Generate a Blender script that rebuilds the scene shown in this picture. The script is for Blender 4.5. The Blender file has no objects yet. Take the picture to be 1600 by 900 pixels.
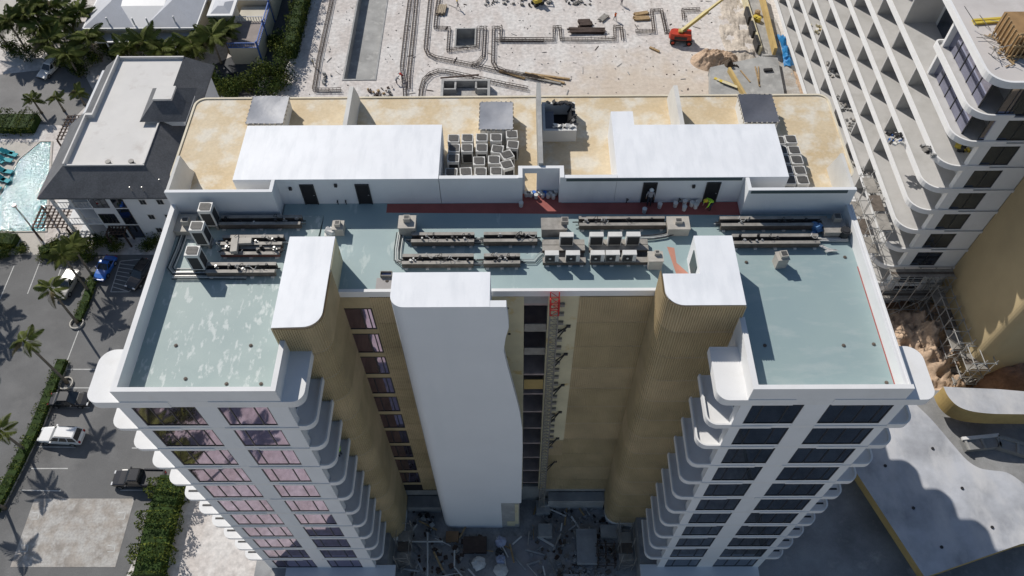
import bpy, bmesh, math, random
from mathutils import Vector, Matrix
random.seed(7)
R = math.radians
C = bpy.context.scene.collection
SC = bpy.context.scene

# ------------------------------------------------------------------ camera
CAM_H = 85.0
F_PX = 1218.48
TH, RO, YA = R(55.159), R(-0.837), R(-0.688)
fw = Vector((math.sin(YA)*math.cos(TH), math.cos(YA)*math.cos(TH), -math.sin(TH)))
rt0 = Vector((math.cos(YA), -math.sin(YA), 0)); up0 = rt0.cross(fw)
rt = rt0*math.cos(RO) + up0*math.sin(RO); up = up0*math.cos(RO) - rt0*math.sin(RO)
cam = bpy.data.cameras.new('camera'); co = bpy.data.objects.new('camera', cam); C.objects.link(co)
cam.sensor_width = 36; cam.lens = 36*F_PX/1600; cam.clip_start = 0.5; cam.clip_end = 3000
co.matrix_world = Matrix(((rt.x, up.x, -fw.x, 0), (rt.y, up.y, -fw.y, 0), (rt.z, up.z, -fw.z, CAM_H), (0, 0, 0, 1)))
SC.camera = co

# ------------------------------------------------------------------ light
SUN_V = Vector((-0.767, 0.93, 1.0)).normalized()          # towards the sun
w = bpy.data.worlds.new('World'); SC.world = w; w.use_nodes = True
nt = w.node_tree; nt.nodes.clear()
sky = nt.nodes.new('ShaderNodeTexSky'); sky.sky_type = 'NISHITA'; sky.sun_disc = False
sky.sun_elevation = math.asin(SUN_V.z); sky.sun_rotation = math.atan2(SUN_V.x, SUN_V.y)
sky.air_density = 1.0; sky.dust_density = 0.6; sky.ozone_density = 1.2
bg = nt.nodes.new('ShaderNodeBackground'); bg.inputs['Strength'].default_value = 0.08
wo = nt.nodes.new('ShaderNodeOutputWorld')
nt.links.new(sky.outputs[0], bg.inputs[0]); nt.links.new(bg.outputs[0], wo.inputs[0])
sl = bpy.data.lights.new('sun', 'SUN'); sl.energy = 4.3; sl.angle = R(0.53); sl.color = (1.0, 0.95, 0.88)
so = bpy.data.objects.new('sun', sl); C.objects.link(so); so.rotation_euler = SUN_V.to_track_quat('Z', 'Y').to_euler()
SC.view_settings.view_transform = 'Standard'; SC.view_settings.look = 'None'
SC.view_settings.exposure = 0.0; SC.view_settings.gamma = 1.0

# ------------------------------------------------------------------ helpers
def P(x, y, z=0.0):                                         # photo pixel -> point on the level plane z
    d = fw*F_PX + rt*(x-800) - up*(y-450)
    t = (z-CAM_H)/d.z
    return Vector((d.x*t, d.y*t, z))
def PX(x, y, X):                                            # photo pixel -> point on the plane x = X
    d = fw*F_PX + rt*(x-800) - up*(y-450); t = X/d.x
    return Vector((X, d.y*t, CAM_H+d.z*t))
def PY(x, y, Y):
    d = fw*F_PX + rt*(x-800) - up*(y-450); t = Y/d.y
    return Vector((d.x*t, Y, CAM_H+d.z*t))

class MB:
    def __init__(s): s.v = []; s.f = []; s.m = []
    def add(s, vs, fs, mi=0):
        o = len(s.v); s.v += [tuple(p) for p in vs]
        for f in fs: s.f.append(tuple(i+o for i in f)); s.m.append(mi)
        return s
    def box(s, x0, y0, z0, x1, y1, z1, mi=0):
        return s.add([(x0,y0,z0),(x1,y0,z0),(x1,y1,z0),(x0,y1,z0),(x0,y0,z1),(x1,y0,z1),(x1,y1,z1),(x0,y1,z1)],
                     [(0,3,2,1),(4,5,6,7),(0,1,5,4),(1,2,6,5),(2,3,7,6),(3,0,4,7)], mi)
    def cbox(s, cx, cy, cz, sx, sy, sz, rz=0, mi=0, rx=0, ry=0):
        m = Matrix.Translation((cx,cy,cz)) @ Matrix.Rotation(rz,4,'Z') @ Matrix.Rotation(ry,4,'Y') @ Matrix.Rotation(rx,4,'X')
        vs = [m @ Vector((a*sx/2,b*sy/2,c*sz/2)) for c in (-1,1) for a,b in ((-1,-1),(1,-1),(1,1),(-1,1))]
        return s.add(vs, [(0,3,2,1),(4,5,6,7),(0,1,5,4),(1,2,6,5),(2,3,7,6),(3,0,4,7)], mi)
    def bar(s, a, b, wd, ht=None, mi=0):                     # box section beam from a to b
        a, b = Vector(a), Vector(b); ht = ht or wd
        d = (b-a); L = d.length
        if L < 1e-6: return s
        d.normalize(); sd = d.cross(Vector((0,0,1)))
        sd = Vector((1,0,0)) if sd.length < 1e-4 else sd.normalized()
        u = sd.cross(d)
        vs = [p+sd*(i*wd/2)+u*(j*ht/2) for p in (a,b) for i,j in ((-1,-1),(1,-1),(1,1),(-1,1))]
        return s.add(vs, [(0,3,2,1),(4,5,6,7),(0,1,5,4),(1,2,6,5),(2,3,7,6),(3,0,4,7)], mi)
    def prism(s, poly, z0, z1, mi=0, mtop=None, taper=None):
        n = len(poly)
        ar = sum(poly[i][0]*poly[(i+1)%n][1]-poly[(i+1)%n][0]*poly[i][1] for i in range(n))
        if ar < 0: poly = poly[::-1]
        o = len(s.v)
        s.v += [(p[0],p[1],z0) for p in poly] + [(p[0],p[1],z1) for p in (taper or poly)]
        s.f.append(tuple(o+i for i in range(n-1,-1,-1))); s.m.append(mi)
        s.f.append(tuple(o+n+i for i in range(n))); s.m.append(mi if mtop is None else mtop)
        for i in range(n):
            j = (i+1)%n; s.f.append((o+i,o+j,o+n+j,o+n+i)); s.m.append(mi)
        return s
    def prismY(s, poly, y0, y1, mi=0):                       # outline in X-Z pushed through along Y
        n = len(poly)
        ar = sum(poly[i][0]*poly[(i+1)%n][1]-poly[(i+1)%n][0]*poly[i][1] for i in range(n))
        if ar < 0: poly = poly[::-1]
        o = len(s.v); s.v += [(p[0],y0,p[1]) for p in poly] + [(p[0],y1,p[1]) for p in poly]
        s.f.append(tuple(o+i for i in range(n))); s.m.append(mi)
        s.f.append(tuple(o+n+i for i in range(n-1,-1,-1))); s.m.append(mi)
        for i in range(n):
            j = (i+1)%n; s.f.append((o+j,o+i,o+n+i,o+n+j)); s.m.append(mi)
        return s
    def prismX(s, poly, x0, x1, mi=0):                       # outline in Y-Z pushed through along X
        n = len(poly)
        ar = sum(poly[i][0]*poly[(i+1)%n][1]-poly[(i+1)%n][0]*poly[i][1] for i in range(n))
        if ar < 0: poly = poly[::-1]
        o = len(s.v); s.v += [(x0,p[0],p[1]) for p in poly] + [(x1,p[0],p[1]) for p in poly]
        s.f.append(tuple(o+i for i in range(n-1,-1,-1))); s.m.append(mi)
        s.f.append(tuple(o+n+i for i in range(n))); s.m.append(mi)
        for i in range(n):
            j = (i+1)%n; s.f.append((o+i,o+j,o+n+j,o+n+i)); s.m.append(mi)
        return s
    def tube(s, pts, r, n=6, mi=0, caps=True):
        pts = [Vector(p) for p in pts]; o = len(s.v); k = len(pts)
        rs = r if isinstance(r, (list, tuple)) else [r]*k
        for i, p in enumerate(pts):
            d = (pts[min(i+1,k-1)]-pts[max(i-1,0)]).normalized()
            a = d.cross(Vector((0,0,1)));  a = Vector((1,0,0)) if a.length < 1e-3 else a.normalized()
            b = a.cross(d)
            for j in range(n):
                t = 2*math.pi*j/n; s.v.append(tuple(p+a*(rs[i]*math.cos(t))+b*(rs[i]*math.sin(t))))
        for i in range(k-1):
            for j in range(n):
                q = (j+1)%n
                s.f.append((o+i*n+j,o+(i+1)*n+j,o+(i+1)*n+q,o+i*n+q)); s.m.append(mi)
        if caps:
            s.f.append(tuple(o+j for j in range(n))); s.m.append(mi)
            s.f.append(tuple(o+(k-1)*n+j for j in range(n-1,-1,-1))); s.m.append(mi)
        return s
    def cyl(s, x, y, z0, z1, r, n=12, mi=0, r2=None):
        r2 = r if r2 is None else r2
        return s.prism([(x+r*math.cos(2*math.pi*i/n), y+r*math.sin(2*math.pi*i/n)) for i in range(n)], z0, z1, mi,
                       taper=[(x+r2*math.cos(2*math.pi*i/n), y+r2*math.sin(2*math.pi*i/n)) for i in range(n)])
    def mesh(s, name, mats, smooth=False):
        me = bpy.data.meshes.new(name); me.from_pydata(s.v, [], s.f)
        mats = mats if isinstance(mats, (list, tuple)) else [mats]
        for m in mats: me.materials.append(m)
        if len(mats) > 1: me.polygons.foreach_set('material_index', s.m)
        if smooth: me.polygons.foreach_set('use_smooth', [True]*len(me.polygons))
        me.update(); return me
    def build(s, name, mats, parent=None, local=False, smooth=False):
        return put(name, s.mesh(name, mats, smooth), parent, local=local)

WP = {}
def put(name, me, parent=None, loc=(0,0,0), rz=0, local=False):
    o = bpy.data.objects.new(name, me); C.objects.link(o)
    loc = Vector(loc)
    if parent is not None:
        o.parent = parent
        if not local: loc = loc - WP.get(parent.name, Vector((0,0,0)))
    o.location = loc; o.rotation_euler = (0,0,rz)
    WP[o.name] = loc if parent is None else (WP.get(parent.name, Vector((0,0,0)))+loc)
    return o
def thing(name, label, cat, loc=(0,0,0), rz=0, group=None):
    o = bpy.data.objects.new(name, None); C.objects.link(o); o.empty_display_size = 0.3
    o.location = loc; o.rotation_euler = (0,0,rz); WP[o.name] = Vector(loc)
    return tag(o, label, cat, group)
def tag(o, label, cat=None, group=None):
    o['label'] = label
    if cat: o['category'] = cat
    if group: o['group'] = group
    return o
def struct(o): o['kind'] = 'structure'; return o
def stuff(o, label=None, cat=None):
    o['kind'] = 'stuff'
    if label: tag(o, label, cat)
    return o
def kids(o): return [c for c in bpy.data.objects if c.parent == o]
def dup(root, loc, rz=None, label=None, group=None, cache={}):
    if root.name not in cache:
        cache[root.name] = [(c, [g for g in bpy.data.objects if g.parent == c]) for c in bpy.data.objects if c.parent == root]
    r = root.copy(); C.objects.link(r); r.location = loc; WP[r.name] = Vector(loc)
    if rz is not None: r.rotation_euler = (0,0,rz)
    if label: r['label'] = label
    if group: r['group'] = group
    for ch, gs in cache[root.name]:
        c = ch.copy(); C.objects.link(c); c.parent = r
        for g in gs:
            d = g.copy(); C.objects.link(d); d.parent = c
    return r
def rrect(x0, y0, x1, y1, r, n=6):                           # rounded rectangle, r = radii (x0y0, x1y0, x1y1, x0y1)
    r = r if isinstance(r, (list, tuple)) else [r]*4
    out = []
    for (cx, cy, a0, rr) in ((x0+r[0],y0+r[0],180,r[0]),(x1-r[1],y0+r[1],270,r[1]),(x1-r[2],y1-r[2],0,r[2]),(x0+r[3],y1-r[3],90,r[3])):
        if rr < 1e-4: out.append((cx, cy)); continue
        for i in range(n+1):
            a = R(a0+90*i/n); out.append((cx+rr*math.cos(a), cy+rr*math.sin(a)))
    return out
def rim(mb, poly, z0, z1, t, mi=0, closed=False):            # low upstand following an outline, inside of it
    n = len(poly); pts = [Vector((p[0],p[1],0)) for p in poly]; ins = []
    for i in range(n):
        a = pts[i-1] if (i > 0 or closed) else pts[i]; b = pts[(i+1)%n] if (i < n-1 or closed) else pts[i]
        d = (b-a).normalized(); ins.append(pts[i]+Vector((-d.y,d.x,0))*t)
    o = len(mb.v)
    for i in range(n):
        for q in (pts[i], ins[i]):
            mb.v += [(q.x,q.y,z0),(q.x,q.y,z1)]
    m = n if closed else n-1
    for i in range(m):
        a, b = o+4*i, o+4*((i+1)%n)
        for f in ((a,b,b+1,a+1),(a+1,b+1,b+3,a+3),(a+3,b+3,b+2,a+2)): mb.f.append(f); mb.m.append(mi)
    if not closed:
        for a in (o, o+4*(n-1)): mb.f.append((a,a+1,a+3,a+2)); mb.m.append(mi)
    return mb

# ------------------------------------------------------------------ materials
def mat(name, col, rough=0.7, var=0.12, scale=0.6, col2=None, edge=(0.35,0.7), bump=0.0, bscale=20, metal=0.0, spec=0.4,
        stretch=(1,1,1), fine=0.06, ior=1.5, trans=0.0, coat=0.0, col3=None, edge3=(0.6,0.7), scale3=2.0, stretch3=(1,1,1), coords='pos'):
    m = bpy.data.materials.new(name); m.use_nodes = True; N = m.node_tree.nodes; Lk = m.node_tree.links.new
    b = N['Principled BSDF']
    b.inputs['Roughness'].default_value = rough; b.inputs['Metallic'].default_value = metal
    b.inputs['Specular IOR Level'].default_value = spec; b.inputs['IOR'].default_value = ior
    if coat: b.inputs['Coat Weight'].default_value = coat; b.inputs['Coat Roughness'].default_value = 0.05
    if coords == 'pos':
        g = N.new('ShaderNodeNewGeometry').outputs['Position']
    else:
        g = N.new('ShaderNodeTexCoord').outputs['Object']
    def noise(sc, st=(1,1,1), det=5, ro=0.6):
        mp = N.new('ShaderNodeMapping'); mp.inputs['Scale'].default_value = st; Lk(g, mp.inputs['Vector'])
        t = N.new('ShaderNodeTexNoise'); t.inputs['Scale'].default_value = sc; t.inputs['Detail'].default_value = det
        t.inputs['Roughness'].default_value = ro; Lk(mp.outputs[0], t.inputs['Vector']); return t.outputs['Fac']
    def ramp(fac, e, c0, c1):
        r = N.new('ShaderNodeValToRGB'); r.color_ramp.elements[0].position = e[0]; r.color_ramp.elements[1].position = e[1]
        r.color_ramp.elements[0].color = (*c0,1); r.color_ramp.elements[1].color = (*c1,1); Lk(fac, r.inputs[0]); return r.outputs[0]
    c2 = col2 or tuple(max(0, c*(1-var)) for c in col); c1 = col if col2 else tuple(min(1, c*(1+var*0.5)) for c in col)
    cur = ramp(noise(scale, stretch), edge, c1, c2)
    if col3:
        mx = N.new('ShaderNodeMix'); mx.data_type = 'RGBA'
        Lk(ramp(noise(scale3, stretch3), edge3, (0,0,0), (1,1,1)), mx.inputs['Factor']); Lk(cur, mx.inputs['A'])
        mx.inputs['B'].default_value = (*col3, 1); cur = mx.outputs['Result']
    if fine:
        mx = N.new('ShaderNodeMix'); mx.data_type = 'RGBA'; mx.blend_type = 'MULTIPLY'; mx.inputs['Factor'].default_value = 1
        Lk(cur, mx.inputs['A']); Lk(ramp(noise(bscale, det=3), (0.3,0.7), (1-fine*2,)*3, (1,)*3), mx.inputs['B']); cur = mx.outputs['Result']
    Lk(cur, b.inputs['Base Color'])
    if bump:
        bp = N.new('ShaderNodeBump'); bp.inputs['Strength'].default_value = bump; bp.inputs['Distance'].default_value = 0.1
        Lk(noise(bscale*0.6), bp.inputs['Height']); Lk(bp.outputs[0], b.inputs['Normal'])
    return m
def plain(name, col, rough=0.6, metal=0.0, spec=0.4, coat=0.0):
    return mat(name, col, rough, var=0.08, scale=3, fine=0.03, metal=metal, spec=spec, coat=coat)

W_CAP = mat('white_roof_coating', (0.79,0.805,0.83), 0.55, var=0.05, scale=0.35, fine=0.02, col3=(0.69,0.71,0.74), edge3=(0.45,0.72), scale3=0.9, stretch3=(1.6,0.4,1))
W_WALL = mat('white_stucco', (0.74,0.75,0.76), 0.8, var=0.05, scale=0.25, fine=0.03, bump=0.1, bscale=30, col3=(0.66,0.67,0.675), edge3=(0.55,0.8), scale3=0.6, stretch3=(1,1,0.25))
W_SLAB = mat('white_slab_paint', (0.74,0.74,0.735), 0.7, var=0.05, scale=0.4, fine=0.03, col3=(0.68,0.675,0.66), edge3=(0.55,0.8), scale3=0.9)
W_RENDER = mat('pale_render', (0.66,0.66,0.64), 0.85, var=0.07, scale=0.3, fine=0.03, col3=(0.56,0.55,0.52), edge3=(0.5,0.8), scale3=0.5)
ROOF_L = mat('worn_green_roof_coating', (0.345,0.425,0.41), 0.6, col2=(0.29,0.37,0.365), scale=0.25, fine=0.05, col3=(0.50,0.555,0.54), edge3=(0.55,0.63), scale3=2.0, stretch3=(1.3,0.55,1))
ROOF_R = mat('clean_green_roof_coating', (0.27,0.355,0.365), 0.55, col2=(0.30,0.385,0.38), scale=0.18, fine=0.02, col3=(0.34,0.41,0.41), edge3=(0.52,0.72), scale3=0.8, stretch3=(0.5,1.4,1))
ROOF_M = mat('green_roof_coating', (0.32,0.415,0.415), 0.6, col2=(0.28,0.37,0.38), scale=0.3, fine=0.03, col3=(0.42,0.50,0.49), edge3=(0.6,0.66), scale3=0.7, stretch3=(1.5,0.5,1))
TAN = mat('tan_terrace_membrane', (0.67,0.565,0.40), 0.75, col2=(0.57,0.44,0.265), scale=0.3, edge=(0.32,0.68), fine=0.07, bscale=5, col3=(0.69,0.635,0.53), edge3=(0.48,0.62), scale3=0.5)
MAROON = mat('red_walkway_coating', (0.36,0.10,0.085), 0.65, var=0.2, scale=0.6, fine=0.08)
CONC = mat('grey_concrete', (0.36,0.36,0.35), 0.85, var=0.25, scale=0.35, fine=0.08, bump=0.2, col3=(0.46,0.455,0.44), edge3=(0.52,0.7), scale3=0.8)
CONC_D = mat('dark_stained_concrete', (0.29,0.295,0.30), 0.85, var=0.4, scale=0.25, fine=0.1, bump=0.2, col3=(0.46,0.45,0.44), edge3=(0.55,0.75), scale3=0.5)
CONC_DK = mat('deck_concrete', (0.45,0.465,0.50), 0.8, var=0.3, scale=0.3, fine=0.08, col3=(0.58,0.58,0.59), edge3=(0.45,0.68), scale3=0.28, stretch3=(1.4,0.7,1))
BROWN2 = mat('tan_ribbed_panel_pale', (0.52,0.415,0.25), 0.6, var=0.18, scale=0.4, fine=0.06)
BROWN = mat('tan_ribbed_panel', (0.48,0.385,0.225), 0.6, var=0.22, scale=0.3, fine=0.06, col3=(0.42,0.335,0.19), edge3=(0.5,0.7), scale3=0.8, stretch3=(1,1,0.3))
OCHRE = mat('ochre_waterproofing', (0.53,0.38,0.15), 0.7, var=0.2, scale=0.5, fine=0.06)
CREAM = mat('cream_board', (0.62,0.56,0.38), 0.8, var=0.15, scale=0.4, fine=0.06, col3=(0.55,0.42,0.2), edge3=(0.58,0.66), scale3=0.5)
GLASS_DARK_REFL = mat('coated_glass_dark_reflection', (0.24,0.26,0.29), 0.03, var=0.15, scale=0.7, fine=0.0, metal=0.95, spec=0.8)  # right wing, same glass: its darker reflection is put into the tint
GLASS = mat('coated_glass_pink_reflection', (0.45,0.36,0.47), 0.03, var=0.12, scale=0.7, fine=0.0, metal=0.95, spec=0.8)  # pink of the reflected ground is put into the tint
GLASS_B = mat('blue_glass', (0.13,0.155,0.20), 0.03, var=0.15, scale=0.7, fine=0.0, metal=0.9, spec=0.8)
GLASS_C = mat('pale_blue_glass', (0.36,0.37,0.48), 0.03, var=0.15, scale=0.7, fine=0.0, metal=0.95, spec=0.8)
FRAME = plain('dark_frame', (0.025,0.027,0.03), 0.4, spec=0.5)
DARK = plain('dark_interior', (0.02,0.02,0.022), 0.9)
BLACKM = plain('black_metal', (0.03,0.03,0.032), 0.5)
STEEL = plain('galvanised_steel', (0.42,0.42,0.41), 0.45, metal=0.6)
STEEL_W = mat('weathered_tray_metal', (0.33,0.31,0.28), 0.65, var=0.3, scale=1.5, fine=0.1, metal=0.1)
BEAM = mat('brown_beam_side', (0.14,0.115,0.095), 0.75, var=0.35, scale=2, fine=0.12)
PIPE = plain('pipe_insulation', (0.035,0.035,0.037), 0.75)
PIPE_W = plain('white_pipe', (0.62,0.61,0.58), 0.5)
AC_W = mat('condenser_casing', (0.66,0.65,0.62), 0.5, var=0.1, scale=2, fine=0.04)
AC_G = mat('condenser_grille', (0.085,0.083,0.08), 0.6, var=0.3, scale=5, fine=0.2, bscale=60)
AC_D = plain('condenser_coil', (0.035,0.035,0.037), 0.7)
BEIGE = mat('beige_duct_box', (0.46,0.43,0.38), 0.7, var=0.15, scale=1.5, fine=0.06)
RED = plain('red_steel', (0.55,0.03,0.03), 0.5)
WOOD = mat('timber', (0.42,0.29,0.15), 0.8, var=0.35, scale=2, fine=0.1)
YELLOW = plain('yellow_paint', (0.60,0.46,0.07), 0.5)
# ================================================================== GROUND AND SETTING
SAND = mat('pale_construction_sand', (0.71,0.665,0.63), 0.95, col2=(0.61,0.555,0.515), scale=0.16, edge=(0.35,0.7), fine=0.16, bump=0.9, bscale=1.6, col3=(0.73,0.70,0.67), edge3=(0.45,0.6), scale3=0.3, stretch3=(1.1,0.45,1))
ASPH = mat('asphalt', (0.165,0.165,0.164), 0.9, var=0.2, scale=0.12, fine=0.12, bump=0.2, bscale=12, col3=(0.225,0.223,0.22), edge3=(0.5,0.75), scale3=0.16)
ASPH_L = mat('pale_asphalt', (0.235,0.23,0.225), 0.9, var=0.2, scale=0.15, fine=0.1, bscale=8)
ASPH_N = mat('dark_asphalt', (0.075,0.078,0.085), 0.9, var=0.25, scale=0.2, fine=0.1, bscale=8)
PAVE = mat('pale_paving', (0.52,0.49,0.44), 0.9, var=0.12, scale=0.3, fine=0.08, bscale=4)
PAD = mat('stained_concrete_pad', (0.41,0.375,0.335), 0.9, var=0.3, scale=0.5, fine=0.16, bscale=4, col3=(0.50,0.485,0.46), edge3=(0.42,0.6), scale3=0.7)
LINE = mat('white_road_paint', (0.62,0.62,0.6), 0.8, var=0.2, scale=2, fine=0.15)
SOIL = mat('brown_soil', (0.36,0.22,0.15), 0.95, var=0.35, scale=0.4, fine=0.15, bump=0.8, bscale=3)
SOIL_L = mat('sandy_spoil', (0.56,0.41,0.29), 0.95, var=0.3, scale=0.4, fine=0.15, bump=0.8, bscale=3)
LEAF_D = mat('dark_leaf', (0.035,0.065,0.014), 0.75, var=0.5, scale=1.2, fine=0.2, spec=0.12)
LEAF = mat('leaf', (0.085,0.125,0.024), 0.75, var=0.5, scale=1.2, fine=0.2, spec=0.12)
LEAF_Y = mat('yellow_green_leaf', (0.15,0.175,0.03), 0.75, var=0.45, scale=1.0, fine=0.2, spec=0.12)
PALM_L = mat('palm_frond', (0.13,0.155,0.034), 0.65, var=0.5, scale=0.8, fine=0.1, spec=0.2)
PALM_B = mat('dry_palm_frond', (0.16,0.13,0.06), 0.7, var=0.4, scale=0.8, fine=0.1)
BARK = mat('palm_bark', (0.22,0.19,0.15), 0.9, var=0.35, scale=2.5, fine=0.15, stretch=(1,1,4))
EARTH = mat('planting_soil', (0.07,0.055,0.04), 0.95, var=0.4, scale=1, fine=0.2)

# the ground: one sheet, with the pool basin, the pit and the excavation left open in it
PITS = [(-28.2,100.9,-23.2,130.0), (-10.25,109.1,-7.1,113.7)]
xs = sorted({-500,500} | {p[0] for p in PITS} | {p[2] for p in PITS} | {-45, 45}); ys = sorted({-300,600} | {p[1] for p in PITS} | {p[3] for p in PITS})
m = MB()
for i in range(len(xs)-1):
    for j in range(len(ys)-1):
        cx, cy = (xs[i]+xs[i+1])/2, (ys[j]+ys[j+1])/2
        if any(p[0] < cx < p[2] and p[1] < cy < p[3] for p in PITS): continue
        m.add([(xs[i],ys[j],0),(xs[i+1],ys[j],0),(xs[i+1],ys[j+1],0),(xs[i],ys[j+1],0)], [(0,1,2,3)])
# the sand turns tan and churned towards the terrace on the right: its own colour, with a ragged edge
_n = SAND.node_tree.nodes; _l = SAND.node_tree.links.new; _pb = _n['Principled BSDF']; _src = _pb.inputs['Base Color'].links[0].from_socket
_g = _n.new('ShaderNodeNewGeometry'); _mp = _n.new('ShaderNodeMapping'); _mp.inputs['Location'].default_value = (-21/17.0,-96/10.5,0); _mp.inputs['Scale'].default_value = (1/17.0,1/10.5,0); _l(_g.outputs['Position'], _mp.inputs['Vector'])
_ln = _n.new('ShaderNodeVectorMath'); _ln.operation = 'LENGTH'; _l(_mp.outputs[0], _ln.inputs[0])
_nz = _n.new('ShaderNodeTexNoise'); _nz.inputs['Scale'].default_value = 0.35; _nz.inputs['Detail'].default_value = 7; _l(_g.outputs['Position'], _nz.inputs['Vector'])
_ad = _n.new('ShaderNodeMath'); _ad.operation = 'MULTIPLY_ADD'; _ad.inputs[1].default_value = 1.5; _l(_nz.outputs['Fac'], _ad.inputs[0]); _l(_ln.outputs['Value'], _ad.inputs[2])
_rp = _n.new('ShaderNodeMapRange'); _rp.inputs['From Min'].default_value = 1.25; _rp.inputs['From Max'].default_value = 2.0; _rp.inputs['To Min'].default_value = 0.6; _rp.inputs['To Max'].default_value = 0; _l(_ad.outputs[0], _rp.inputs['Value'])
_mx = _n.new('ShaderNodeMix'); _mx.data_type = 'RGBA'; _l(_rp.outputs[0], _mx.inputs['Factor']); _l(_src, _mx.inputs['A']); _mx.inputs['B'].default_value = (0.53,0.43,0.32,1); _l(_mx.outputs['Result'], _pb.inputs['Base Color'])
ground = struct(m.build('ground', SAND))
def sheet(name, px, z, mt, parent=None, world=False):
    pts = [Vector((p[0],p[1],z)) for p in px] if world else [P(x,y,z) for x,y in px]
    ar = sum(pts[i-1].x*pts[i].y-pts[i].x*pts[i-1].y for i in range(len(pts)))
    if ar < 0: pts = pts[::-1]
    m = MB(); m.add([(p.x,p.y,z) for p in pts], [tuple(range(len(pts)))])
    o = m.build(name, mt, parent)
    if parent is None: struct(o)
    return o
lot = sheet('parking_lot', [(-400,398),(240,398),(330,600),(270,740),(195,905),(60,1300),(-400,1300)], 0.012, ASPH)
road = sheet('road', [(-300,150),(112,104),(134,120),(150,150),(120,180),(104,196),(-300,178)], 0.012, ASPH_L)
road2 = sheet('driveway', [(452,-30),(482,-30),(452,95),(425,150),(330,150),(320,108),(400,70)], 0.012, ASPH_N)
pav = sheet('pool_deck', [(-300,222),(80,222),(70,300),(70,372),(62,398),(-300,398)], 0.010, PAVE)
sheet('courtyard_paving', [(-200,0),(70,0),(62,60),(-200,70)], 0.010, PAVE)
def strip(a, b, wpx, z, mt, parent, name='parking_line'):
    A, B = P(*a, z), P(*b, z); d = (B-A).normalized(); s = Vector((-d.y,d.x,0))*wpx/2
    m = MB(); m.add([A-s,B-s,B+s,A+s], [(0,1,2,3)]); return m.build(name, mt, parent)
for a, b in (((59,698),(118,699)),((48,732),(106,732)),((33,766),(95,767)),((82,635),(140,637)),((92,606),(150,606)),((105,577),(158,577)),
             ((62,410),(43,459)),((22,415),(0,467)),((96,417),(84,452)),((206,700),(232,700)),((188,766),(240,766)),((123,516),(104,566)),((-20,420),(-45,480))):
    strip(a, b, 0.12, 0.018, LINE, lot)
HB = [(188,408),(231,404),(202,456),(173,456)]
for a, b in zip(HB, HB[1:]+HB[:1]): strip(a, b, 0.11, 0.018, LINE, lot, 'hatch_line')
for i in range(7):
    t = (i+0.7)/8; a = P(188,408).lerp(P(173,456), t); b = P(231,404).lerp(P(202,456), min(1, t+0.16))
    m = MB(); d = (b-a).normalized(); s = Vector((-d.y,d.x,0))*0.05
    m.add([(a-s).to_tuple()[:2]+(0.018,),(b-s).to_tuple()[:2]+(0.018,),(b+s).to_tuple()[:2]+(0.018,),(a+s).to_tuple()[:2]+(0.018,)], [(0,1,2,3)]); m.build('hatch_line', LINE, lot)
pad = sheet('concrete_pad', [(54,779),(210,779),(180,886),(16,886)], 0.03, PAD)
for (x, y) in ((55,806),(190,806),(38,857),(174,857)):
    for dx, dy, ex, ey in ((-6,-5,6,-5),(6,-5,4,5),(-6,5,4,5)): strip((x+dx,y+dy),(x+ex,y+ey), 0.1, 0.037, LINE, pad, 'painted_bracket')

# walls and floors of the open excavations
def pit(x0, y0, x1, y1, d, t, name, label):
    o = thing(name, label, 'basin', ((x0+x1)/2,(y0+y1)/2,-d))
    m = MB(); m.box(x0-t,y0-t,-d-0.2,x1+t,y1+t,-d); m.build('floor', CONC, o)
    for q in ((x0-t,y0-t,-d,x0,y1+t,0.10),(x1,y0-t,-d,x1+t,y1+t,0.10),(x0,y0-t,-d,x1,y0,0.10),(x0,y1,-d,x1,y1+t,0.10)):
        m = MB(); m.box(*q); m.build('wall', CONC, o)
    return o
pit(-28.2,100.9,-23.2,130.0,1.7,0.28,'pool_basin','long empty concrete pool basin sunk in the white sand')
pit(-10.25,109.1,-7.1,113.7,1.9,0.25,'pit_basin','small square concrete pit inside the rebar trenches')
# ================================================================== MAIN TOWER
ZR, ZW, FH = 41.70, 44.30, 3.35
T = thing('hotel_tower', 'white U-shaped tower under construction with green roofs and tan ribbed courtyard walls', 'tower', (-0.4,30,0))
NF = 11
def slabpoly(x0, x1, y0, y1, rf, rb): return rrect(x0, y0, x1, y1, rf and [rf[0],rf[1],rb[1],rb[0]], 7)
def window(parent, cx, y, zc, wd, ht, splits, glass, ax='x'):
    """a window: dark frame with its panes as sub-parts, facing -y"""
    key = ('win', round(wd,2), round(ht,2), tuple(splits))
    if key not in MESH:
        m = MB(); f = 0.07
        m.box(-wd/2,-0.05,-ht/2,wd/2,0.05,-ht/2+f); m.box(-wd/2,-0.05,ht/2-f,wd/2,0.05,ht/2)
        xs = [0]+list(splits)+[1]
        for t in xs:
            x = -wd/2+f/2+t*(wd-f); m.box(x-f/2,-0.05,-ht/2+f,x+f/2,0.05,ht/2-f)
        MESH[key] = (m.mesh('window', FRAME), [])
        for a, b in zip(xs, xs[1:]):
            x0 = -wd/2+f/2+a*(wd-f)+f/2; x1 = -wd/2+f/2+b*(wd-f)-f/2
            q = MB(); q.box(x0,-0.012,-ht/2+f,x1,0.012,ht/2-f); MESH[key][1].append(q)
    me, qs = MESH[key]
    w_ = put('window', me, parent, (cx,y,zc))
    for i, q in enumerate(qs):
        k = key+(i, glass.name)
        if k not in MESH: MESH[k] = q.mesh('pane', glass)
        put('pane', MESH[k], w_, (0,0,0), local=True)
    return w_
MESH = {}
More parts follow.
